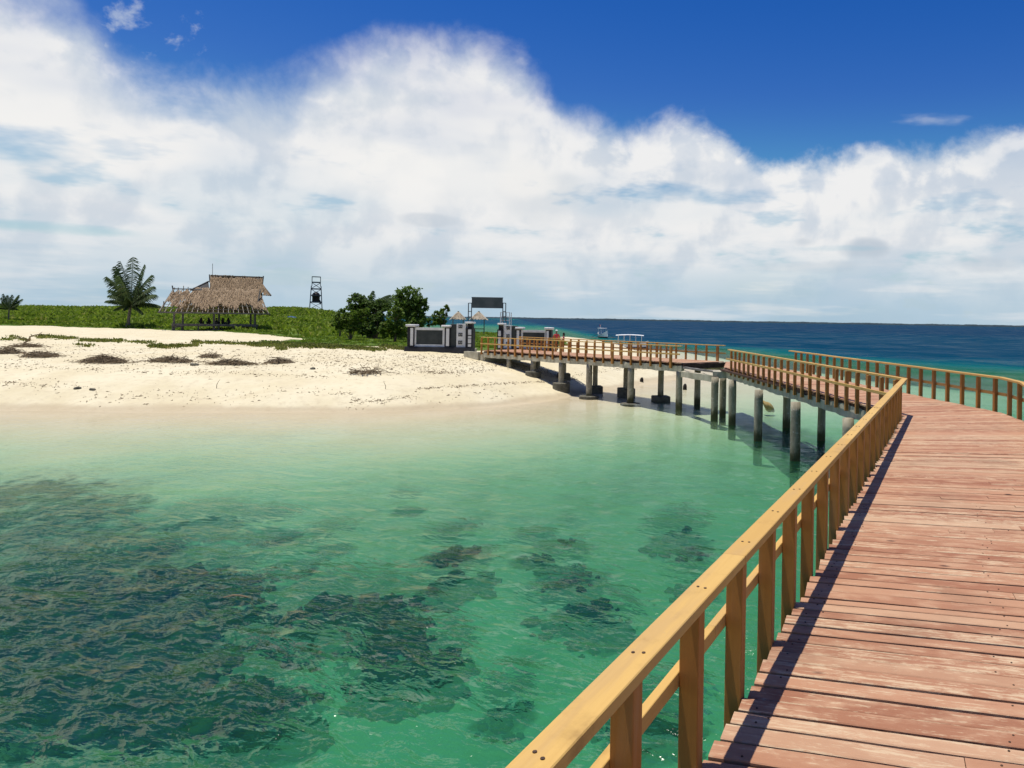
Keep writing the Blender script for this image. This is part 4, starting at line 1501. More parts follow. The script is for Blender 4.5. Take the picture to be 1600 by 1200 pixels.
# upper tier
UQ = [(hx(300), tY - 0.25, hz_(456)), (hx(415), tY - 0.25, hz_(456)), (hx(412), rY, RZ), (hx(328), rY, RZ)]
UQ[0] = (hx(326), tY - 0.25, hz_(456))
thatch_panel(hut, UQ, bare_up, 9, 84, 6)
MB().bar((hx(327), rY + 0.05, RZ + 0.10), (hx(413), rY + 0.05, RZ + 0.13), 0.16, 0.18).build('ridge_beam', 'weathered_wood', hut)
MB().bar((hx(326.5), rY - 0.2, hz_(440)), (hx(325.5), rY - 0.2, hz_(427)), 0.12).build('finial', 'weathered_wood', hut)
MB().bar((hx(412.5), rY - 0.2, hz_(442)), (hx(414.2), rY - 0.2, hz_(426)), 0.13).build('finial', 'weathered_wood', hut)
MB().bar((hx(330.5), rY + 0.4, RZ - 0.3), (hx(330.2), rY + 0.4, hz_(409)), 0.05).build('mast', 'weathered_wood', hut)
# side gables of the upper tier
gm = MB()
gm.add([(hx(300), tY - 0.4, hz_(453)), (hx(326), tY - 0.2, hz_(452)), (hx(324), rY, hz_(439)), (hx(300), tY + 2.8, hz_(453)), (hx(326), tY + 2.8, hz_(452))], [(0, 1, 2), (0, 2, 3), (3, 2, 4), (0, 3, 4, 1)])
gm.build('gable_panel', 'black_paint', hut)
MB().bar((hx(297), tY - 0.45, hz_(453.5)), (hx(324.5), rY, hz_(438)), 0.10, 0.16).build('barge_board', 'weathered_wood', hut)
RQ = [(hx(413.5), tY - 0.25, hz_(456)), (hx(425.5), tY + 0.4, hz_(457)), (hx(416), rY - 0.5, hz_(446)), (hx(413), rY - 0.6, hz_(441))]
thatch_panel(hut, RQ, lambda u, v: False, 5, 18, 9)
MB().bar((hx(413.5), rY - 0.3, hz_(442)), (hx(427), tY + 0.4, hz_(458.5)), 0.10, 0.16).build('barge_board', 'weathered_wood', hut)
MB().bar((hx(409), tY - 0.2, hz_(457.5)), (hx(426), tY + 0.5, hz_(458)), 0.08, 0.12).build('barge_board', 'weathered_wood', hut)
# back slopes
bk = [(hx(416), 6.6, EZ + 0.08), (hx(254), 6.6, EZ + 0.08), (hx(290), 4.4, TZ), (hx(406), 4.4, TZ)]
thatch_panel(hut, bk, lambda u, v: u > 0.90, 8, 80, 12)
bk = [(hx(414), 4.9, hz_(458)), (hx(326), 4.9, hz_(458)), (hx(328), rY, RZ), (hx(412), rY, RZ)]
thatch_panel(hut, bk, lambda u, v: False, 8, 60, 13)
# right end: studs and the dark hip
for x in (407, 410.5):
    MB().bar((hx(x), tY + 0.2, hz_(482)), (hx(x), tY + 0.2, hz_(456)), 0.12).build('stud', 'weathered_wood', hut)
hm = MB()
hm.add([(hx(403), eY + 0.5, hz_(477)), (hx(424), eY, EZ + 0.02), (hx(424), 6.4, EZ + 0.02), (hx(408), 4.4, hz_(474)), (hx(404), eY + 0.8, hz_(478.5)), (hx(423), eY + 0.15, EZ - 0.05), (hx(423), 6.2, EZ - 0.05), (hx(407), 4.4, hz_(476))],
       [(0, 1, 2, 3), (7, 6, 5, 4), (0, 4, 5, 1), (1, 5, 6, 2), (2, 6, 7, 3), (3, 7, 4, 0)])
hm.build('hip_panel', 'weathered_wood', hut)
MB().bar((hx(404), eY + 1.2, hz_(470)), (hx(408), eY + 1.8, hz_(449)), 0.12).build('finial', 'weathered_wood', hut)

# ------------------------------------------------------------------ people
def cloth_mat(name, bands):
    """clothes by height on the body: (top of band, colour) from the ground up"""
    m, t, b, out = new_mat(name, 0.8)
    s_ = t.node('ShaderNodeSeparateXYZ')
    t.l.new(obj_coord(t), s_.inputs[0])
    z = s_.outputs[2]
    col = None
    for (zt, c2) in bands:
        if col is None:
            col = c2
        else:
            col = t.mix(t.math('GREATER_THAN', z, last), col, c2)
        last = zt
    t.l.new(col, b.inputs['Base Color'])


def skin_body(name, verts, edges, radii, mat, parent):
    """one continuous figure grown round a skeleton; the first vertex is the root"""
    me = bpy.data.meshes.new(name)
    me.from_pydata(verts, edges, [])
    me.materials.append(MATS[mat])
    o = link(name, me, parent)
    o.modifiers.new('skin', 'SKIN').use_smooth_shade = True
    sv = me.skin_vertices[0].data
    for i, r in enumerate(radii):
        sv[i].radius = r if isinstance(r, tuple) else (r, r)
        sv[i].use_root = (i == 0)
    sb = o.modifiers.new('subdivision', 'SUBSURF')
    sb.levels = 1
    sb.render_levels = 2
    return o


def person(label, base, rz, pose, mat, hgt=1.65, hair=None, hair_mat=None, group=None):
    root = thing('person', label, 'person', base, rz, group)
    k = hgt / 1.7
    if pose == 'stand':
        j = dict(pel=(0, 0, .92), wai=(0, 0, 1.08), che=(0, .01, 1.27), nck=(0, .01, 1.44), hd0=(0, -.01, 1.53), hd1=(0, -.01, 1.66),
                 sl=(-.18, .0, 1.38), el_=(-.25, .02, 1.10), wl=(-.22, -.12, .90), hl=(-.21, -.16, .83), sr=(.18, 0, 1.38), er=(.27, -.05, 1.12), wr=(.20, -.25, 1.05), hr=(.17, -.31, 1.05),
                 tl=(-.10, 0, .86), kl=(-.11, -.02, .50), al=(-.11, .02, .09), fl=(-.12, -.14, .03), tr=(.10, 0, .86), kr=(.12, -.04, .50), ar=(.12, .0, .09), fr=(.13, -.16, .03))
    else:  # sitting with the legs drawn up
        j = dict(pel=(0, .05, .12), wai=(0, .08, .26), che=(0, .06, .45), nck=(0, .01, .61), hd0=(0, -.03, .69), hd1=(0, -.04, .82),
                 sl=(-.18, .03, .55), el_=(-.26, -.06, .33), wl=(-.14, -.27, .34), hl=(-.09, -.33, .36), sr=(.18, .03, .55), er=(.26, -.06, .33), wr=(.14, -.27, .34), hr=(.09, -.33, .36),
                 tl=(-.10, -.02, .12), kl=(-.15, -.32, .40), al=(-.13, -.50, .07), fl=(-.14, -.62, .035), tr=(.10, -.02, .12), kr=(.15, -.32, .40), ar=(.13, -.50, .07), fr=(.14, -.62, .035))
    names = list(j)
    ix = {n: i for i, n in enumerate(names)}
    ed = [('pel', 'wai'), ('wai', 'che'), ('che', 'nck'), ('nck', 'hd0'), ('hd0', 'hd1'), ('che', 'sl'), ('sl', 'el_'), ('el_', 'wl'), ('wl', 'hl'), ('che', 'sr'), ('sr', 'er'), ('er', 'wr'), ('wr', 'hr'),
          ('pel', 'tl'), ('tl', 'kl'), ('kl', 'al'), ('al', 'fl'), ('pel', 'tr'), ('tr', 'kr'), ('kr', 'ar'), ('ar', 'fr')]
    rad_ = dict(pel=(.15, .11), wai=(.135, .10), che=(.155, .115), nck=.055, hd0=.085, hd1=.095, sl=.065, sr=.065, el_=.045, er=.045, wl=.033, wr=.033, hl=.038, hr=.038, tl=.085, tr=.085, kl=.06, kr=.06, al=.042, ar=.042, fl=.04, fr=.04)
    skin_body('body', [tuple(c2 * k for c2 in j[n]) for n in names], [(ix[a], ix[b_]) for a, b_ in ed], [tuple(r_ * k for r_ in (rad_[n] if isinstance(rad_[n], tuple) else (rad_[n],) * 2)) for n in names], mat, root)
    hx_, hy_, hz2 = (q * k for q in j['hd1'])
    if hair == 'scarf':
        mb = MB()
        mb.tube([(hx_, hy_ + .01, hz2 + .105 * k), (hx_, hy_ + .01, hz2 + .06 * k), (hx_, hy_ + .025, hz2 - .06 * k), (hx_, hy_ + .05, hz2 - .2 * k), (hx_, hy_ + .05, hz2 - .34 * k)], [.03 * k, .105 * k, .115 * k, .14 * k, .22 * k], 14)
        mb.build('headscarf', hair_mat, root, smooth=True)
    elif hair == 'cap':
        mb = MB()
        mb.tube([(hx_, hy_, hz2 + .02 * k), (hx_, hy_, hz2 + .07 * k), (hx_, hy_, hz2 + .115 * k)], [.112 * k, .105 * k, .04 * k], 14)
        mb.box((hx_, hy_ - .14 * k, hz2 + .03 * k), (.14 * k, .12 * k, .015 * k))
        mb.build('cap', hair_mat, root, smooth=True)
    else:
        mb = MB()
        mb.tube([(hx_, hy_ + .01, hz2 + .11 * k), (hx_, hy_ + .015, hz2 + .07 * k), (hx_, hy_ + .03, hz2 - .01 * k), (hx_, hy_ + .05, hz2 - .10 * k), (hx_, hy_ + .06, hz2 - .20 * k)], [.035 * k, .10 * k, .105 * k, .085 * k, .05 * k], 14)
        mb.build('hair', hair_mat, root, smooth=True)
    return root


SK = (0.24, 0.13, 0.08)
cloth_mat('clothes_red', [(0.08, (0.02, 0.02, 0.02)), (0.92, (0.02, 0.025, 0.03)), (1.42, (0.50, 0.05, 0.06)), (2.0, SK)])
cloth_mat('clothes_maroon', [(0.07, (0.03, 0.02, 0.02)), (0.70, (0.30, 0.16, 0.16)), (1.20, (0.28, 0.03, 0.07)), (2.0, SK)])
cloth_mat('clothes_black', [(0.07, (0.02, 0.02, 0.02)), (0.62, (0.015, 0.015, 0.018)), (2.0, SK)])
cloth_mat('clothes_navy', [(0.07, (0.02, 0.02, 0.02)), (0.30, (0.02, 0.02, 0.025)), (0.62, (0.018, 0.022, 0.045)), (2.0, SK)])
mottled('black_cloth', (0.008, 0.008, 0.009), (0.018, 0.018, 0.02), 9.0, 0.9, bstr=0)
mottled('white_cloth', (0.65, 0.65, 0.66), (0.75, 0.75, 0.76), 9.0, 0.9, bstr=0)
bq = foot(869.5, 530, 63)
person('person in a red top, dark trousers and white cap on the sand behind the jetty', bq, R(-160), 'stand', 'clothes_red', 1.68, 'cap', 'white_cloth', 'people')
bq = foot(880.5, 532, 63.5)
person('shorter person in a maroon top with dark hair walking behind the jetty railing', bq, R(-80), 'stand', 'clothes_maroon', 1.48, None, 'black_cloth', 'people')
zf = HB[2] + hz_(507) - 0.05
for (x, y_, rz_, mat, hair, lab) in [(314, 1.3, 20, 'clothes_black', 'scarf', 'person in black sitting on the hut floor, leftmost of the seated row'),
                                     (326, 1.5, -10, 'clothes_black', 'scarf', 'person in black sitting on the hut floor, second from the left'),
                                     (338, 2.3, 40, 'clothes_black', None, 'person in dark clothes sitting behind the middle posts of the hut'),
                                     (348, 1.4, 70, 'clothes_black', 'scarf', 'person in black leaning to the right on the hut floor, right of the middle posts'),
                                     (357, 1.2, -30, 'clothes_navy', 'scarf', 'person in dark navy sitting on the hut floor, rightmost of the seated row')]:
    person(lab, (HB[0] + hx(x) * math.cos(HAZ) + y_ * math.sin(HAZ), HB[1] - hx(x) * math.sin(HAZ) + y_ * math.cos(HAZ), zf), R(rz_) - HAZ, 'sit', mat, 1.70, hair, 'black_cloth', 'people')

# ------------------------------------------------------------------ gate walls and sign
GD = 52.6
gk = GD / F


def gate_wall(label, base, mir, rz=0.0, kx=1.0):
    """low entrance wall: plinth, framed panel between two capped pillars, a tall ornamented pier and end pillar"""
    root = thing('gate_wall', label, 'wall', base, rz, 'entrance gate walls')
    X_ = lambda x: (x - 686) * gk * mir * kx
    Zp = lambda y: (550.5 - y) * gk

    def part(name, mat, x0, x1, y0, y1, yf, depth, bev=0.006, parent=None):
        return MB().box(((X_(x0) + X_(x1)) / 2, yf + depth / 2, (Zp(y0) + Zp(y1)) / 2), (abs(X_(x1) - X_(x0)), depth, abs(Zp(y1) - Zp(y0))), 0, bev).build(name, mat, parent or root)
    pl = MB()
    x0, x1 = sorted((X_(632), X_(740.5)))
    z1 = Zp(542)
    sx = 0.12
    pl.add([(x0, -0.35, -0.3), (x1, -0.35, -0.3), (x1, 0.75, -0.3), (x0, 0.75, -0.3), (x0 + sx, -0.22, z1), (x1 - sx, -0.22, z1), (x1 - sx, 0.62, z1), (x0 + sx, 0.62, z1)],
           [(0, 3, 2, 1), (4, 5, 6, 7), (0, 1, 5, 4), (1, 2, 6, 5), (2, 3, 7, 6), (3, 0, 4, 7)])
    pl.build('plinth', 'black_paint', root)
    a = part('pillar', 'black_paint', 637, 647.5, 511, 542, -0.12, 0.55)
    part('cap', 'white_paint', 635, 650, 507.5, 511, -0.26, 0.80, 0.03, a)
    part('inlay', 'white_paint', 641.8, 646.2, 513, 540.5, -0.14, 0.03, 0.004, a)
    fr = part('panel_wall', 'grey_paint', 647.5, 694, 512.5, 542, 0.03, 0.30)
    part('frame', 'white_paint', 647.6, 695, 512.2, 516, -0.04, 0.08, 0.004, fr)
    part('frame', 'white_paint', 647.6, 695, 538.5, 542, -0.04, 0.08, 0.004, fr)
    part('frame', 'white_paint', 647.6, 650.2, 516.1, 538.4, -0.038, 0.08, 0.004, fr)
    part('frame', 'white_paint', 691.3, 695, 516.1, 538.4, -0.038, 0.08, 0.004, fr)
    part('panel', 'slate_panel', 650.3, 691.2, 516.2, 538.3, 0.005, 0.03, 0.004, fr)
    a = part('pillar', 'black_paint', 695.1, 703, 511, 542, -0.12, 0.55)
    part('cap', 'white_paint', 690.5, 705, 507.8, 511, -0.26, 0.80, 0.03, a)
    part('inlay', 'white_paint', 697.5, 702.4, 513, 540.5, -0.14, 0.03, 0.004, a)
    part('pier', 'slate_panel', 703.1, 713, 506, 542, 0.02, 0.40)
    w = part('ornament_wall', 'white_paint', 713.1, 727.8, 505.5, 542, -0.05, 0.46)
    for yc in (509.5, 522.3, 534.5):
        x0_, x1_ = 716.2, 722.2
        for (u0, u1, v0, v1) in [(0, 1, 0, .13), (0, 1, .87, 1), (0, .13, .13, .87), (.87, 1, .13, .87), (.38, .62, .38, .62), (.2, .36, .2, .36), (.64, .8, .2, .36), (.2, .36, .64, .8), (.64, .8, .64, .8), (.44, .56, .14, .3), (.44, .56, .7, .86)]:
            part('vent_bar', 'black_paint', x0_ + (x1_ - x0_) * u0, x0_ + (x1_ - x0_) * u1, yc - 2.7 + 5.4 * v0, yc - 2.7 + 5.4 * v1, -0.075, 0.03, 0.0, w)
    e = part('end_pillar', 'black_paint', 728, 739, 512, 542, -0.15, 0.62)
    part('neck', 'black_paint', 730.5, 737.5, 504.8, 512, -0.02, 0.40, 0.004, e)
    part('cap', 'white_paint', 726.5, 738.8, 502, 504.8, -0.20, 0.75, 0.03, e)
    for (y0, y1) in ((514, 522.5), (524, 528), (528.8, 535.5), (537, 541)):
        part('inlay', 'white_paint', 732, 737, y0, y1, -0.17, 0.03, 0.004, e)
    return root


pb = at(686, 550, GD)
gb = (pb.x, pb.y, HC + pix_ray(686, 550.5)[1] * GD)
gate_wall('black and white entrance wall with a framed slate panel, left of the gate opening', gb, 1)
pr = at(821.0, 553, GD + 0.6)
gate_wall('black and white entrance wall half hidden behind the jetty railing, right of the gate opening', (pr.x, pr.y, gb[2] - 0.06), -1, 0.0, 0.835)

# the overhead sign on two ladder posts
sg = thing('gate_sign', 'blank dark board held over the gate opening by two steel ladder posts', 'sign', (at(760, 500, GD).x, at(760, 500, GD).y + 0.15, gb[2]))
sX = lambda x: (x - 760) * gk
sZ = lambda x, y: at(x, y, GD).z - gb[2]
zb = gb[2]
bd = MB().box((0, 0, (sZ(760, 464.8) + sZ(760, 481)) / 2), (sX(784) - sX(736), 0.14, sZ(760, 464.8) - sZ(760, 481)), 0, 0.01)
bo = bd.build('board', 'sign_panel', sg)
for (x0, x1, y0, y1) in [(735.6, 784.4, 464.3, 465.4), (735.6, 784.4, 480.4, 481.4)]:
    MB().box((0, 0, (sZ(760, y0) + sZ(760, y1)) / 2), (sX(x1) - sX(x0), 0.17, abs(sZ(760, y0) - sZ(760, y1)))).build('frame', 'steel_paint', bo)
for (xa, xb) in ((730.6, 735.5), (784.5, 789)):
    zt = sZ(xa, 473.5)
    zlow = sZ(xa, 502.5)
    for x in (xa, xb):
        MB().box((sX(x), 0, (zt + zlow) / 2), (0.05, 0.06, zt - zlow)).build('post', 'steel_paint', sg)
    for y in (473.5, 486.5, 495):
        MB().box((sX((xa + xb) / 2), 0, sZ(xa, y)), (sX(xb) - sX(xa), 0.048, 0.05)).build('rung', 'steel_paint', sg)

# white metal frame behind the right-hand wall
mf0 = at(789, 500, 57)
mfz = gz(mf0.x, mf0.y)
mf = thing('metal_frame', 'white metal lattice frame rising behind the right gate pillar', 'frame', (mf0.x, mf0.y, mfz))
w = 14 * 57 / F
ht = at(789, 488, 57).z - mfz
for x in (-w / 2, w / 2):
    for y in (0, 0.5):
        MB().box((x, y, ht / 2 - 0.1), (0.05, 0.05, ht + 0.2)).build('upright', 'white_paint', mf)
for i in range(8):
    z = ht * (0.3 + 0.1 * i)
    MB().box((0, 0, z), (w, 0.035, 0.035)).build('rung', 'white_paint', mf)
for x in (-w / 6, w / 6):
    MB().box((x, 0.03, ht * 0.65), (0.025, 0.025, ht * 0.7)).build('bar', 'steel_paint', mf)
MB().box((0, 0.02, ht * 0.60), (w * 0.9, 0.02, ht * 0.14)).build('panel', 'boat_blue', mf)

# short post by the gate
q = foot(743.5, 546, 51.3)
MB().tube([(0, 0, -0.3), (0, 0, 0.5), (0, 0, 0.56)], [0.07, 0.065, 0.05], 10).build('bollard', 'concrete', None, q, smooth=True)
tag(bpy.data.objects['bollard'], 'short grey concrete post between the left gate wall and the jetty end', 'post')


# ------------------------------------------------------------------ thatched shelters beyond the gate
def shelter(label, x, d, wpx, seed):
    q = foot(x, 520, d)
    root = thing('thatched_shelter', label, 'shelter', q, -math.atan2(q[0], q[1]), 'small thatched shelters')
    k = d / F
    w = wpx * k * math.cos(math.atan2(q[0], q[1]))
    ez = at(x, 498, d).z - q[2]
    az_ = at(x, 487.6, d).z - q[2]
    for (sx_, sy_) in ((-1, -1), (1, -1), (1, 1), (-1, 1)):
        MB().box((sx_ * w * 0.38, sy_ * w * 0.38, ez / 2 - 0.1), (0.12, 0.12, ez + 0.2), 0, 0.01).build('post', 'weathered_wood', root)
    for (sx_, sy_) in ((-1, -1), (1, -1), (1, 1), (-1, 1)):
        pass
    MB().box((0, 0, ez - 0.05), (w * 0.9, w * 0.9, 0.08)).build('eave_frame', 'weathered_wood', root)
    MB().box((0, -w * 0.36, 0.75), (w * 0.72, 0.06, 0.10)).build('side_rail', 'weathered_wood', root)
    c4 = [(-w / 2, -w / 2, ez), (w / 2, -w / 2, ez), (w / 2, w / 2, ez), (-w / 2, w / 2, ez)]
    for i in range(4):
        a, b_ = Vector(c4[i]), Vector(c4[(i + 1) % 4])
        tp = Vector((0, 0, az_))
        thatch_panel(root, [a, b_, tp.lerp(b_, 0.04), tp.lerp(a, 0.04)], lambda u, v: False, 5, 22, seed + i, 'pale_thatch', 0.10)
    return root


shelter('small thatched shelter peeping over the left gate wall', 715.5, 108, 21, 31)
shelter('small thatched shelter seen through the gate opening under the sign', 747.5, 110, 23, 41)

# ------------------------------------------------------------------ water tower
TD = 168.0
tq = foot(493.5, 482, TD)
twr = thing('water_tower', 'slate steel lattice tower holding a black water tank behind the field', 'tower', tq, -math.atan2(tq[0], tq[1]))
tk = TD / F * math.cos(math.atan2(tq[0], tq[1]))
TZt = at(493.5, 432.5, TD).z - tq[2]
tz = lambda y: at(493.5, y, TD).z - tq[2]
hw = lambda z: (10.2 - 3.6 * z / TZt) * tk if z < tz(447) else 6.6 * tk
cor = [(-1, -1), (1, -1), (1, 1), (-1, 1)]
zk = tz(447)
for (sx_, sy_) in cor:
    MB().bar((sx_ * hw(0), sy_ * hw(0), -0.3), (sx_ * hw(zk - .01), sy_ * hw(zk - .01), zk), 0.17).bar((sx_ * 6.6 * tk, sy_ * 6.6 * tk, zk), (sx_ * 6.6 * tk, sy_ * 6.6 * tk, TZt), 0.13).build('leg', 'steel_paint', twr)
for y in (432.6, 441.2, 451.5, 462, 472.2):
    z = tz(y)
    mb = MB()
    for i in range(4):
        (ax, ay), (bx, by) = cor[i], cor[(i + 1) % 4]
        mb.bar((ax * hw(z), ay * hw(z), z), (bx * hw(z), by * hw(z), z), 0.14 if y > 433 else 0.10, 0.22 if 440 < y < 475 and y != 462 else 0.12)
    mb.build('frame', 'steel_paint', twr)
for (ya, yb) in ((442, 451), (452, 462), (472.5, 483)):
    za, zb_ = tz(ya), tz(yb)
    for fy in (-1, 1):
        MB().bar((-hw(za), fy * hw(za), za), (hw(zb_), fy * hw(zb_), zb_), 0.07).build('brace', 'steel_paint', twr)
        MB().bar((hw(za), fy * hw(za), za), (-hw(zb_), fy * hw(zb_), zb_), 0.07).build('brace', 'steel_paint', twr)
MB().box((0, 0, tz(472.2) + 0.10), (hw(tz(472)) * 2, hw(tz(472)) * 2, 0.08)).build('platform', 'steel_paint', twr)
tb = tz(472.2) + 0.14
rt = 6.0 * tk
TK = MB().tube([(0, 0, tb), (0, 0, tb + 0.1), (0, 0, tz(464)), (0, 0, tz(463.5)), (0, 0, tz(461)), (0, 0, tz(458)), (0, 0, tz(456.5)), (0, 0, tz(455.8))], [rt, rt * 1.02, rt, rt * 1.08, rt * 1.05, rt * 0.80, rt * 0.35, rt * 0.3], 24).build('tank', 'tank_plastic', twr, smooth=True)
MB().tube([(rt * 0.9, -0.4, tb + 0.3), (rt * 1.15, -0.4, tb - 0.1), (rt * 1.1, -0.4, tb - 0.6)], 0.16, 8).build('pipe', 'tank_plastic', TK)

# ------------------------------------------------------------------ blue tarpaulin in the ground cover
q = foot(455, 487, 132)
n = 14
xs, ys = np.meshgrid(np.linspace(-1, 1, n), np.linspace(-0.6, 0.6, 9))
zz = 0.30 + 0.35 * fbm(xs * 2.4 + 5, ys * 2.4, 3, 8) - 0.5 * (xs ** 4) - 0.4 * (ys / 0.6) ** 4
tv = np.stack([xs.ravel() * 0.95, ys.ravel() * 1.4, zz.ravel()], 1)
tp = link('tarpaulin', np_mesh('tarpaulin', tv, grid_faces(9, n), 'tarp_blue'), None, q)
sm = tp.modifiers.new('thickness', 'SOLIDIFY')
sm.thickness = 0.03
tag(tp, 'crumpled blue tarpaulin lying on the plants between the hut and the tower', 'tarpaulin')


# ------------------------------------------------------------------ boats
def hull_mesh(L, B, Hh, sheer=0.35, n=14):
    """a pointed hull with raised ends: outer skin and a sunken inside"""
    vs, fs = [], []
    for i in range(n + 1):
        q = i / n * 2 - 1
        w = B / 2 * (1 - abs(q) ** 2.6) + 0.03
        top_ = Hh + sheer * q * q * (1.4 if q > 0 else 0.9)
        kz = -0.15 + 0.25 * max(0, abs(q) - 0.7)
        x = q * L / 2
        vs += [(x, -w, top_), (x, -w * 0.86, Hh * 0.35), (x, -w * 0.35, kz), (x, w * 0.35, kz), (x, w * 0.86, Hh * 0.35), (x, w, top_), (x, w * 0.85, top_ - 0.01), (x, w * 0.6, Hh * 0.5), (x, -w * 0.6, Hh * 0.5), (x, -w * 0.85, top_ - 0.01)]
    for i in range(n):
        for k in range(10):
            j = (k + 1) % 10
            fs.append((i * 10 + k, i * 10 + j, i * 10 + 10 + j, i * 10 + 10 + k))
    fs += [tuple(range(9, -1, -1)), tuple(n * 10 + k for k in range(10))]
    return MB().add(vs, fs)


q = at(942, 527.3, 185)
bt = thing('outrigger_boat', 'white outrigger boat with a small blue-white canopy and red flag, anchored farther out', 'boat', (q.x, q.y, 0.0), R(-62), 'boats off the beach')
hl = hull_mesh(6.2, 1.7, 0.85, 0.7).build('hull', 'hull_white', bt, smooth=False)
hull_mesh(6.24, 1.74, 0.28, 0.05).build('boot_stripe', 'hull_dark', hl)
MB().box((-0.5, 0, 1.10), (2.0, 1.0, 0.7), 0, 0.06).build('cabin', 'boat_blue', bt)
for (x, y) in ((-1.5, -.55), (-1.5, .55), (0.6, -.55), (0.6, .55)):
    MB().box((x, y, 1.55), (0.06, 0.06, 1.5)).build('canopy_post', 'hull_white', bt)
MB().box((-0.45, 0, 2.33), (2.7, 1.5, 0.10), 0, 0.04).build('canopy', 'hull_white', bt)
MB().box((-0.45, 0, 2.26), (2.74, 1.54, 0.05), 0, 0.0).build('canopy_trim', 'boat_blue', bt)
for sgn in (-1, 1):
    MB().tube([(-2.6, sgn * 2.3, 0.05), (0, sgn * 2.3, 0.08), (2.6, sgn * 2.3, 0.12)], [0.05, 0.08, 0.05], 6).build('outrigger_float', 'grey_timber', bt)
for x in (-1.6, 1.4):
    MB().tube([(x, -2.3, 0.15), (x, -0.8, 0.95), (x, 0.8, 0.95), (x, 2.3, 0.15)], 0.045, 6).build('outrigger_boom', 'hull_dark', bt)
MB().tube([(-1.7, 0, 0.9), (-1.75, 0, 3.2)], 0.03, 6).build('flag_pole', 'hull_white', bt)
fg = MB()
fg.add([(-1.75, 0, 3.2), (-2.05, 0.1, 3.15), (-2.4, 0.0, 3.18), (-2.4, 0.02, 2.72), (-2.05, 0.12, 2.70), (-1.75, 0.02, 2.74), (-1.75, 0.02, 3.2), (-2.05, 0.12, 3.15), (-2.4, 0.02, 3.18)], [(0, 1, 4, 5), (1, 2, 3, 4)])
fg.build('flag', 'boat_red', bt)
q = at(984, 541, 115)
bt = thing('canopy_boat', 'long open boat with a white flat canopy on thin posts, drawn up by the beach', 'boat', (q.x, q.y, max(0.0, gz(q.x, q.y)) + 0.02), R(4), 'boats off the beach')
hl = hull_mesh(5.6, 1.5, 0.72, 0.45).build('hull', 'hull_white', bt)
hull_mesh(5.64, 1.54, 0.34, 0.05).build('boot_stripe', 'hull_dark', hl)
zc = at(984, 523.5, 115).z - bt.location.z
for i in range(5):
    for y in (-0.6, 0.6):
        MB().box((-1.75 + 0.88 * i, y, zc / 2 + 0.25), (0.05, 0.05, zc - 0.5)).build('canopy_post', 'hull_white', bt)
cp = MB()
n = 10
vs, fs = [], []
for i in range(n + 1):
    x = -2.1 + 4.2 * i / n
    z = zc + 0.10 * (1 - (x / 2.1) ** 2) - 0.02
    vs += [(x, -0.8, z - 0.06), (x, 0, z + 0.04), (x, 0.8, z - 0.06), (x, 0.8, z - 0.10), (x, 0, z), (x, -0.8, z - 0.10)]
for i in range(n):
    for k in range(6):
        fs.append((i * 6 + k, i * 6 + (k + 1) % 6, i * 6 + 6 + (k + 1) % 6, i * 6 + 6 + k))
fs += [(5, 4, 3, 2, 1, 0), tuple(n * 6 + k for k in range(6))]
cp.add(vs, fs).build('canopy', 'hull_white', bt)
MB().box((0.1, 0, 0.95), (0.6, 0.5, 0.55), 0, 0.05).build('engine_box', 'hull_dark', bt)
MB().box((1.5, 0, 0.85), (0.5, 0.9, 0.20), 0, 0.03).build('seat', 'boat_red', bt)
MB().box((-1.4, 0, 0.80), (0.4, 1.0, 0.08), 0, 0.02).build('seat', 'hull_white', bt)

# ------------------------------------------------------------------ stubs, boulder, floating stick
for (x, y, h, lab) in [(1002.5, 597, 0.32, 'black stub on the wet sand, seen between the jetty piles'), (1070, 607.5, 0.33, 'black stub in shallow water, left of two under the open corner of the jetty'),
                       (1088.5, 604.5, 0.33, 'black stub in shallow water, right of two under the open corner of the jetty')]:
    q = on_ground(x, y)
    g = min(q.z, gz(q.x, q.y))
    MB().tube([(0, 0, g - 0.3), (0, 0, q.z + h * 0.5), (0.02, 0, q.z + h * 0.8), (0.02, 0.01, q.z + h)], [0.14, 0.13, 0.10, 0.05], 9).build('mooring_stub', 'black_stub', None, (q.x, q.y, 0), smooth=True)
    o = C.objects[-1]
    tag(o, lab, 'stub', 'black mooring stubs')


def rock_mesh(rx, ry, rz, seed, sub=2, amp=0.35):
    bm = bmesh.new()
    bmesh.ops.create_icosphere(bm, subdivisions=sub, radius=1.0)
    rs = np.random.RandomState(seed)
    k = rs.uniform(-5, 5, 6)
    for v in bm.verts:
        c2 = v.co
        f = 1 + amp * (math.sin(c2.x * 2.3 + k[0]) * math.sin(c2.y * 2.1 + k[1]) + 0.6 * math.sin(c2.z * 4 + c2.x * 3 + k[2])) * 0.6
        v.co = Vector((c2.x * rx * f, c2.y * ry * f, c2.z * rz * f))
    return bm


q = on_ground(1199.5, 637)
bm = rock_mesh(0.40, 0.22, 0.17, 3, 3)
me = bpy.data.meshes.new('boulder')
bm.to_mesh(me)
me.materials.append(MATS['ochre_rock'])
me.shade_smooth()
o = link('boulder', me, None, (q.x, q.y, 0.08))
o.rotation_euler = (0.3, 0.75, 0.3)
tag(o, 'ochre boulder breaking the water behind the jetty piles', 'boulder')
q = on_ground(371, 936)
MB().tube([(-0.22, 0, 0.0), (-0.08, 0.02, 0.03), (0.06, 0.0, 0.035), (0.22, -0.03, 0.01)], [0.006, 0.014, 0.012, 0.005], 6).build('floating_stick', 'driftwood', None, (q.x, q.y, 0.02))
tag(C.objects[-1], 'thin dark stick floating on the green water over the reef', 'stick')


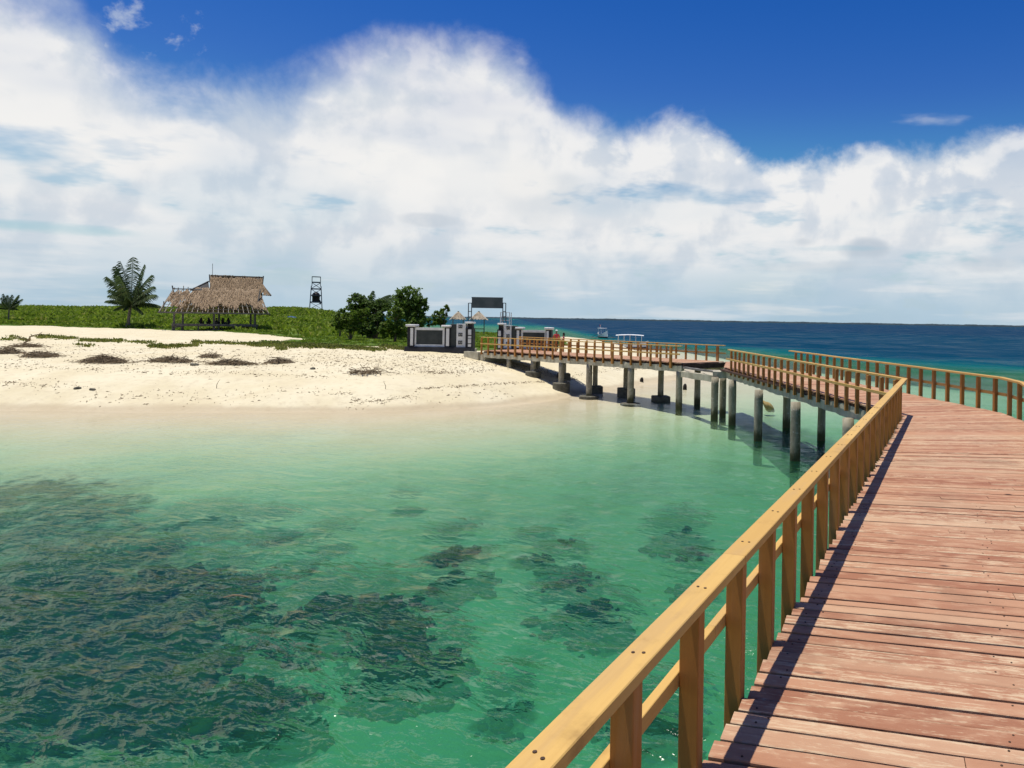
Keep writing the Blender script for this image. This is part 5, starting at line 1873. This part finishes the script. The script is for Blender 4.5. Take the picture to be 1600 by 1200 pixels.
# ------------------------------------------------------------------ beach wrack
def sticks(mb, n, rx, ry, h, rs, lmin=0.25, lmax=0.9, r=0.012):
    for i in range(n):
        a = rs.uniform(0, 6.283)
        q = rs.uniform() ** 0.6
        x, y = math.cos(a) * q * rx, math.sin(a) * q * ry
        hz2 = h * (1 - q) ** 0.8 * rs.uniform(0.1, 1.0) + 0.02
        th, ln = rs.uniform(0, 3.14), rs.uniform(lmin, lmax)
        pt = rs.normal() * 0.3
        d = Vector((math.cos(th) * math.cos(pt), math.sin(th) * math.cos(pt), math.sin(pt))) * ln / 2
        p0 = Vector((x, y, hz2))
        kk = Vector((rs.normal(), rs.normal(), abs(rs.normal()))) * ln * 0.10
        a0, b0 = p0 - d, p0 + d
        a0.z, b0.z = max(a0.z, 0.005), max(b0.z, 0.005)
        rr_ = r * rs.uniform(0.5, 1.6)
        mb.tube([a0, p0 + kk, b0], [rr_, rr_ * 0.9, rr_ * 0.4], 4, False)


def wrack(label, x, y, wpx, hpx, n, seed):
    q = on_ground(x, y)
    k = q.y / F
    rs = np.random.RandomState(seed)
    mb = MB()
    sticks(mb, int(n * 1.3), wpx * k / 2, max(0.5, wpx * k / 5), hpx * k * 1.05, rs)
    sticks(mb, n // 3, wpx * k * 0.85, max(0.7, wpx * k / 3), 0.03, rs, 0.15, 0.6)
    # matted weed under the sticks
    bm = rock_mesh(wpx * k * 0.30, max(0.3, wpx * k * 0.10), hpx * k * 0.16, seed, 3, 0.7)
    mb.add([v.co[:] for v in bm.verts], [[v.index for v in f.verts] for f in bm.faces])
    o = mb.build('driftwood_pile', 'driftwood', None, (q.x, q.y, gz(q.x, q.y) - 0.03))
    return tag(o, label, 'driftwood', 'piles of driftwood and weed on the beach')


wrack('brown weed pile cut off by the left edge of the beach', 12, 552, 46, 9, 170, 1)
wrack('flat weed pile under the dead branch, nearest the left edge', 44, 542, 44, 5, 130, 2)
wrack('low weed pile just right of the one at the left edge', 66, 557, 50, 8, 170, 3)
wrack('largest driftwood pile, below the tall palm', 163, 566, 66, 12, 330, 4)
wrack('long low weed pile below the left end of the hut', 267, 565, 64, 7, 250, 5)
wrack('spread-out weed pile below the right half of the hut', 362, 569, 66, 7, 230, 6)
wrack('small dark weed pile at the right end of the row', 438, 567, 34, 8, 140, 7)
wrack('small weed clump between the long pile and the spread-out pile', 330, 558, 22, 7, 70, 8)
# a dead branch standing out of the sand
q = on_ground(36, 540)
k = q.y / F
mb = MB()
P = lambda x, y: Vector(((x - 36) * k, 0.1 * math.sin(x), (540 - y) * k))
mb.tube([P(36, 545), P(38, 535), P(45, 531), P(48, 526), P(56, 523), P(62, 522), P(66, 518)], [0.07, 0.06, 0.055, 0.045, 0.035, 0.028, 0.012], 7)
mb.tube([P(45, 531), P(36, 529), P(30, 526), P(22, 527)], [0.035, 0.03, 0.02, 0.01], 6)
mb.tube([P(62, 522), P(70, 522)], [0.02, 0.006], 5)
mb.build('dead_branch', 'driftwood', None, (q.x, q.y, gz(q.x, q.y)), smooth=True)
tag(C.objects[-1], 'bent dead branch sticking up from the weed at the left of the beach', 'branch')
q = on_ground(570, 584)
mb = MB()
rs = np.random.RandomState(44)
sticks(mb, 42, 0.9, 0.25, 0.16, rs, 0.5, 1.6, 0.018)
mb.tube([(-0.9, 0.1, 0.08), (0.4, 0.0, 0.14), (1.9, -0.05, 0.05)], [0.03, 0.025, 0.01], 6)
mb.build('fallen_branch', 'driftwood', None, (q.x, q.y, gz(q.x, q.y)))
tag(C.objects[-1], 'fallen twiggy branch lying on the sand in front of the trees', 'branch')
for (x, y, y1, lean, lab) in [(602, 608, 596, -0.06, 'thin stick standing upright at the tide line below the gate wall'), (338, 607, 593, 0.10, 'thin bent stick standing in the sand near the water, below the hut')]:
    q = on_ground(x, y)
    h = (y - y1) * q.y / F
    MB().tube([(0, 0, -0.2), (0.02, 0, h * 0.4), (lean, 0, h * 0.8), (lean * 1.8, 0, h)], [0.016, 0.014, 0.010, 0.006], 6).build('upright_stick', 'driftwood', None, (q.x, q.y, gz(q.x, q.y)))
    tag(C.objects[-1], lab, 'stick')
# stones
for (x, y, s, lab) in [(121, 607.5, 0.11, 'dark stone on the bare sand near the water, left of two'), (144, 609.5, 0.10, 'dark stone on the bare sand near the water, right of two'), (303, 571, 0.16, 'rounded dark stone beside the long weed pile'),
                       (489, 577, 0.12, 'rounded dark stone alone on the open sand')]:
    q = on_ground(x, y)
    bm = rock_mesh(s * 1.3, s, s * 0.7, int(x), 2)
    me = bpy.data.meshes.new('stone')
    bm.to_mesh(me)
    me.materials.append(MATS['footing_concrete'])
    tag(link('stone', me, None, (q.x, q.y, q.z + s * 0.2)), lab, 'stone', 'stones on the beach')

# loose litter: twigs, leaves and weed scattered in tide lines
rs = np.random.RandomState(77)
lx, ly = [], []
for (pts, n, jit) in [([(0, 572), (120, 576), (260, 583), (340, 582), (430, 586), (520, 590)], 330, 1.6), ([(520, 616), (600, 611), (680, 606), (760, 601), (830, 597), (905, 594)], 520, 0.9), ([(0, 597), (50, 600), (90, 604)], 60, 1.2),
                      ([(0, 560), (200, 568), (420, 570), (620, 575), (780, 566)], 1100, 8.0), ([(480, 560), (600, 572), (760, 570)], 600, 8.0), ([(0, 540), (200, 548), (400, 552), (600, 556), (720, 560)], 900, 5.0),
                      ([(0, 615), (200, 618), (400, 620), (640, 620), (800, 610)], 420, 8.0), ([(620, 558), (760, 556), (780, 560)], 380, 3.0), ([(760, 566), (830, 575), (900, 596)], 500, 3.0), ([(870, 590), (960, 577), (1000, 574)], 200, 2.0),
                      ([(660, 580), (700, 583), (770, 578)], 240, 1.5)]:
    pts = np.array(pts, float)
    q = rs.uniform(0, len(pts) - 1.001, n)
    i = q.astype(int)
    p = pts[i] + (pts[i + 1] - pts[i]) * (q - i)[:, None] + np.stack([rs.normal(size=n) * 4, rs.normal(size=n) * jit], 1)
    for (x, y) in p:
        lx.append(x)
        ly.append(y)
lx, ly = np.array(lx), np.array(ly)
# intersect with the beach by stepping along the sight lines
u, v = (lx - PX) / F, -(ly - PY) / F
la, up_ = u * c_ - v * s_, u * s_ + v * c_
dd = np.full(len(lx), 36.0)
for it in range(60):
    g = np.maximum(ground_z(la * dd, dd), 0.0)
    dd = 0.5 * dd + 0.5 * np.clip((g - HC) / np.minimum(up_, -0.008), 20, 160)
ox, oy = la * dd, dd
oz = ground_z(ox, oy)
ok = oz > 0.06
ox, oy, oz = ox[ok], oy[ok], oz[ok]
n = len(ox)
th = rs.uniform(0, 3.14, n)
ln = rs.uniform(0.03, 0.22, n) * rs.choice([0.4, 0.8, 1.6], n)
wd = rs.uniform(0.008, 0.028, n)
hh2 = rs.uniform(0.01, 0.05, n)
ux, uy = np.cos(th) * ln, np.sin(th) * ln
vx, vy = -np.sin(th) * wd, np.cos(th) * wd
mk = lambda a, b_, h: np.stack([ox + a * ux + b_ * vx, oy + a * uy + b_ * vy, oz + h], 1)
V_ = np.stack([mk(-.5, 0, -0.01), mk(0, 1, 0.0), mk(.5, 0, -0.005), mk(0, -1, 0.0), mk(rs.uniform(-.2, .2, n), 0, hh2)], 1).reshape(-1, 3)
base = np.arange(n)[:, None] * 5
F_ = np.concatenate([base + np.array(f)[None, :] for f in ((0, 3, 4), (3, 2, 4), (2, 1, 4), (1, 0, 4))])
tag(link('beach_litter', np_mesh('beach_litter', V_, F_, 'dry_litter', False)), 'loose twigs and dry weed strewn over the sand', 'litter', kind='stuff')

# ------------------------------------------------------------------ coral reef under the water
rs = np.random.RandomState(5)
ico = bmesh.new()
bmesh.ops.create_icosphere(ico, subdivisions=2, radius=1.0)
iv = np.array([v.co[:] for v in ico.verts])
iF = np.array([[v.index for v in f.verts] for f in ico.faces])
AV, AF, off = [], [], 0
for (x, y, r, n, sz) in REEF:
    bx, by = on_bed(x, y)
    for i in range(int(n * 1.7)):
        a, q = rs.uniform(0, 6.283), rs.uniform() ** 0.55
        cx_, cy_ = bx + math.cos(a) * q * r, by + math.sin(a) * q * r
        s = sz * rs.choice([0.35, 0.5, 0.8]) * rs.uniform(0.6, 1.1) * (1.2 - 0.6 * q)
        f = 1 + 0.35 * np.sin(iv[:, 0] * 5 + rs.uniform(0, 6)) * np.sin(iv[:, 1] * 5 + rs.uniform(0, 6)) + 0.25 * np.sin(iv[:, 2] * 7 + iv[:, 0] * 4 + rs.uniform(0, 6))
        vv = iv * f[:, None] * s * np.array([1, 1, rs.uniform(0.5, 0.95)])
        g = gz(cx_, cy_)
        if g > -1.15:
            continue
        vv = vv + np.array([cx_, cy_, g + s * 0.12])
        vv[:, 2] = np.minimum(vv[:, 2], -0.28 + 0.1 * np.sin(vv[:, 0] * 3))
        AV.append(vv)
        AF.append(iF + off)
        off += len(iv)
tag(link('coral_reef', np_mesh('coral_reef', np.concatenate(AV), np.concatenate(AF), 'coral')), 'dark patches of coral and weed on the sea bed left of the jetty', 'reef', kind='stuff')
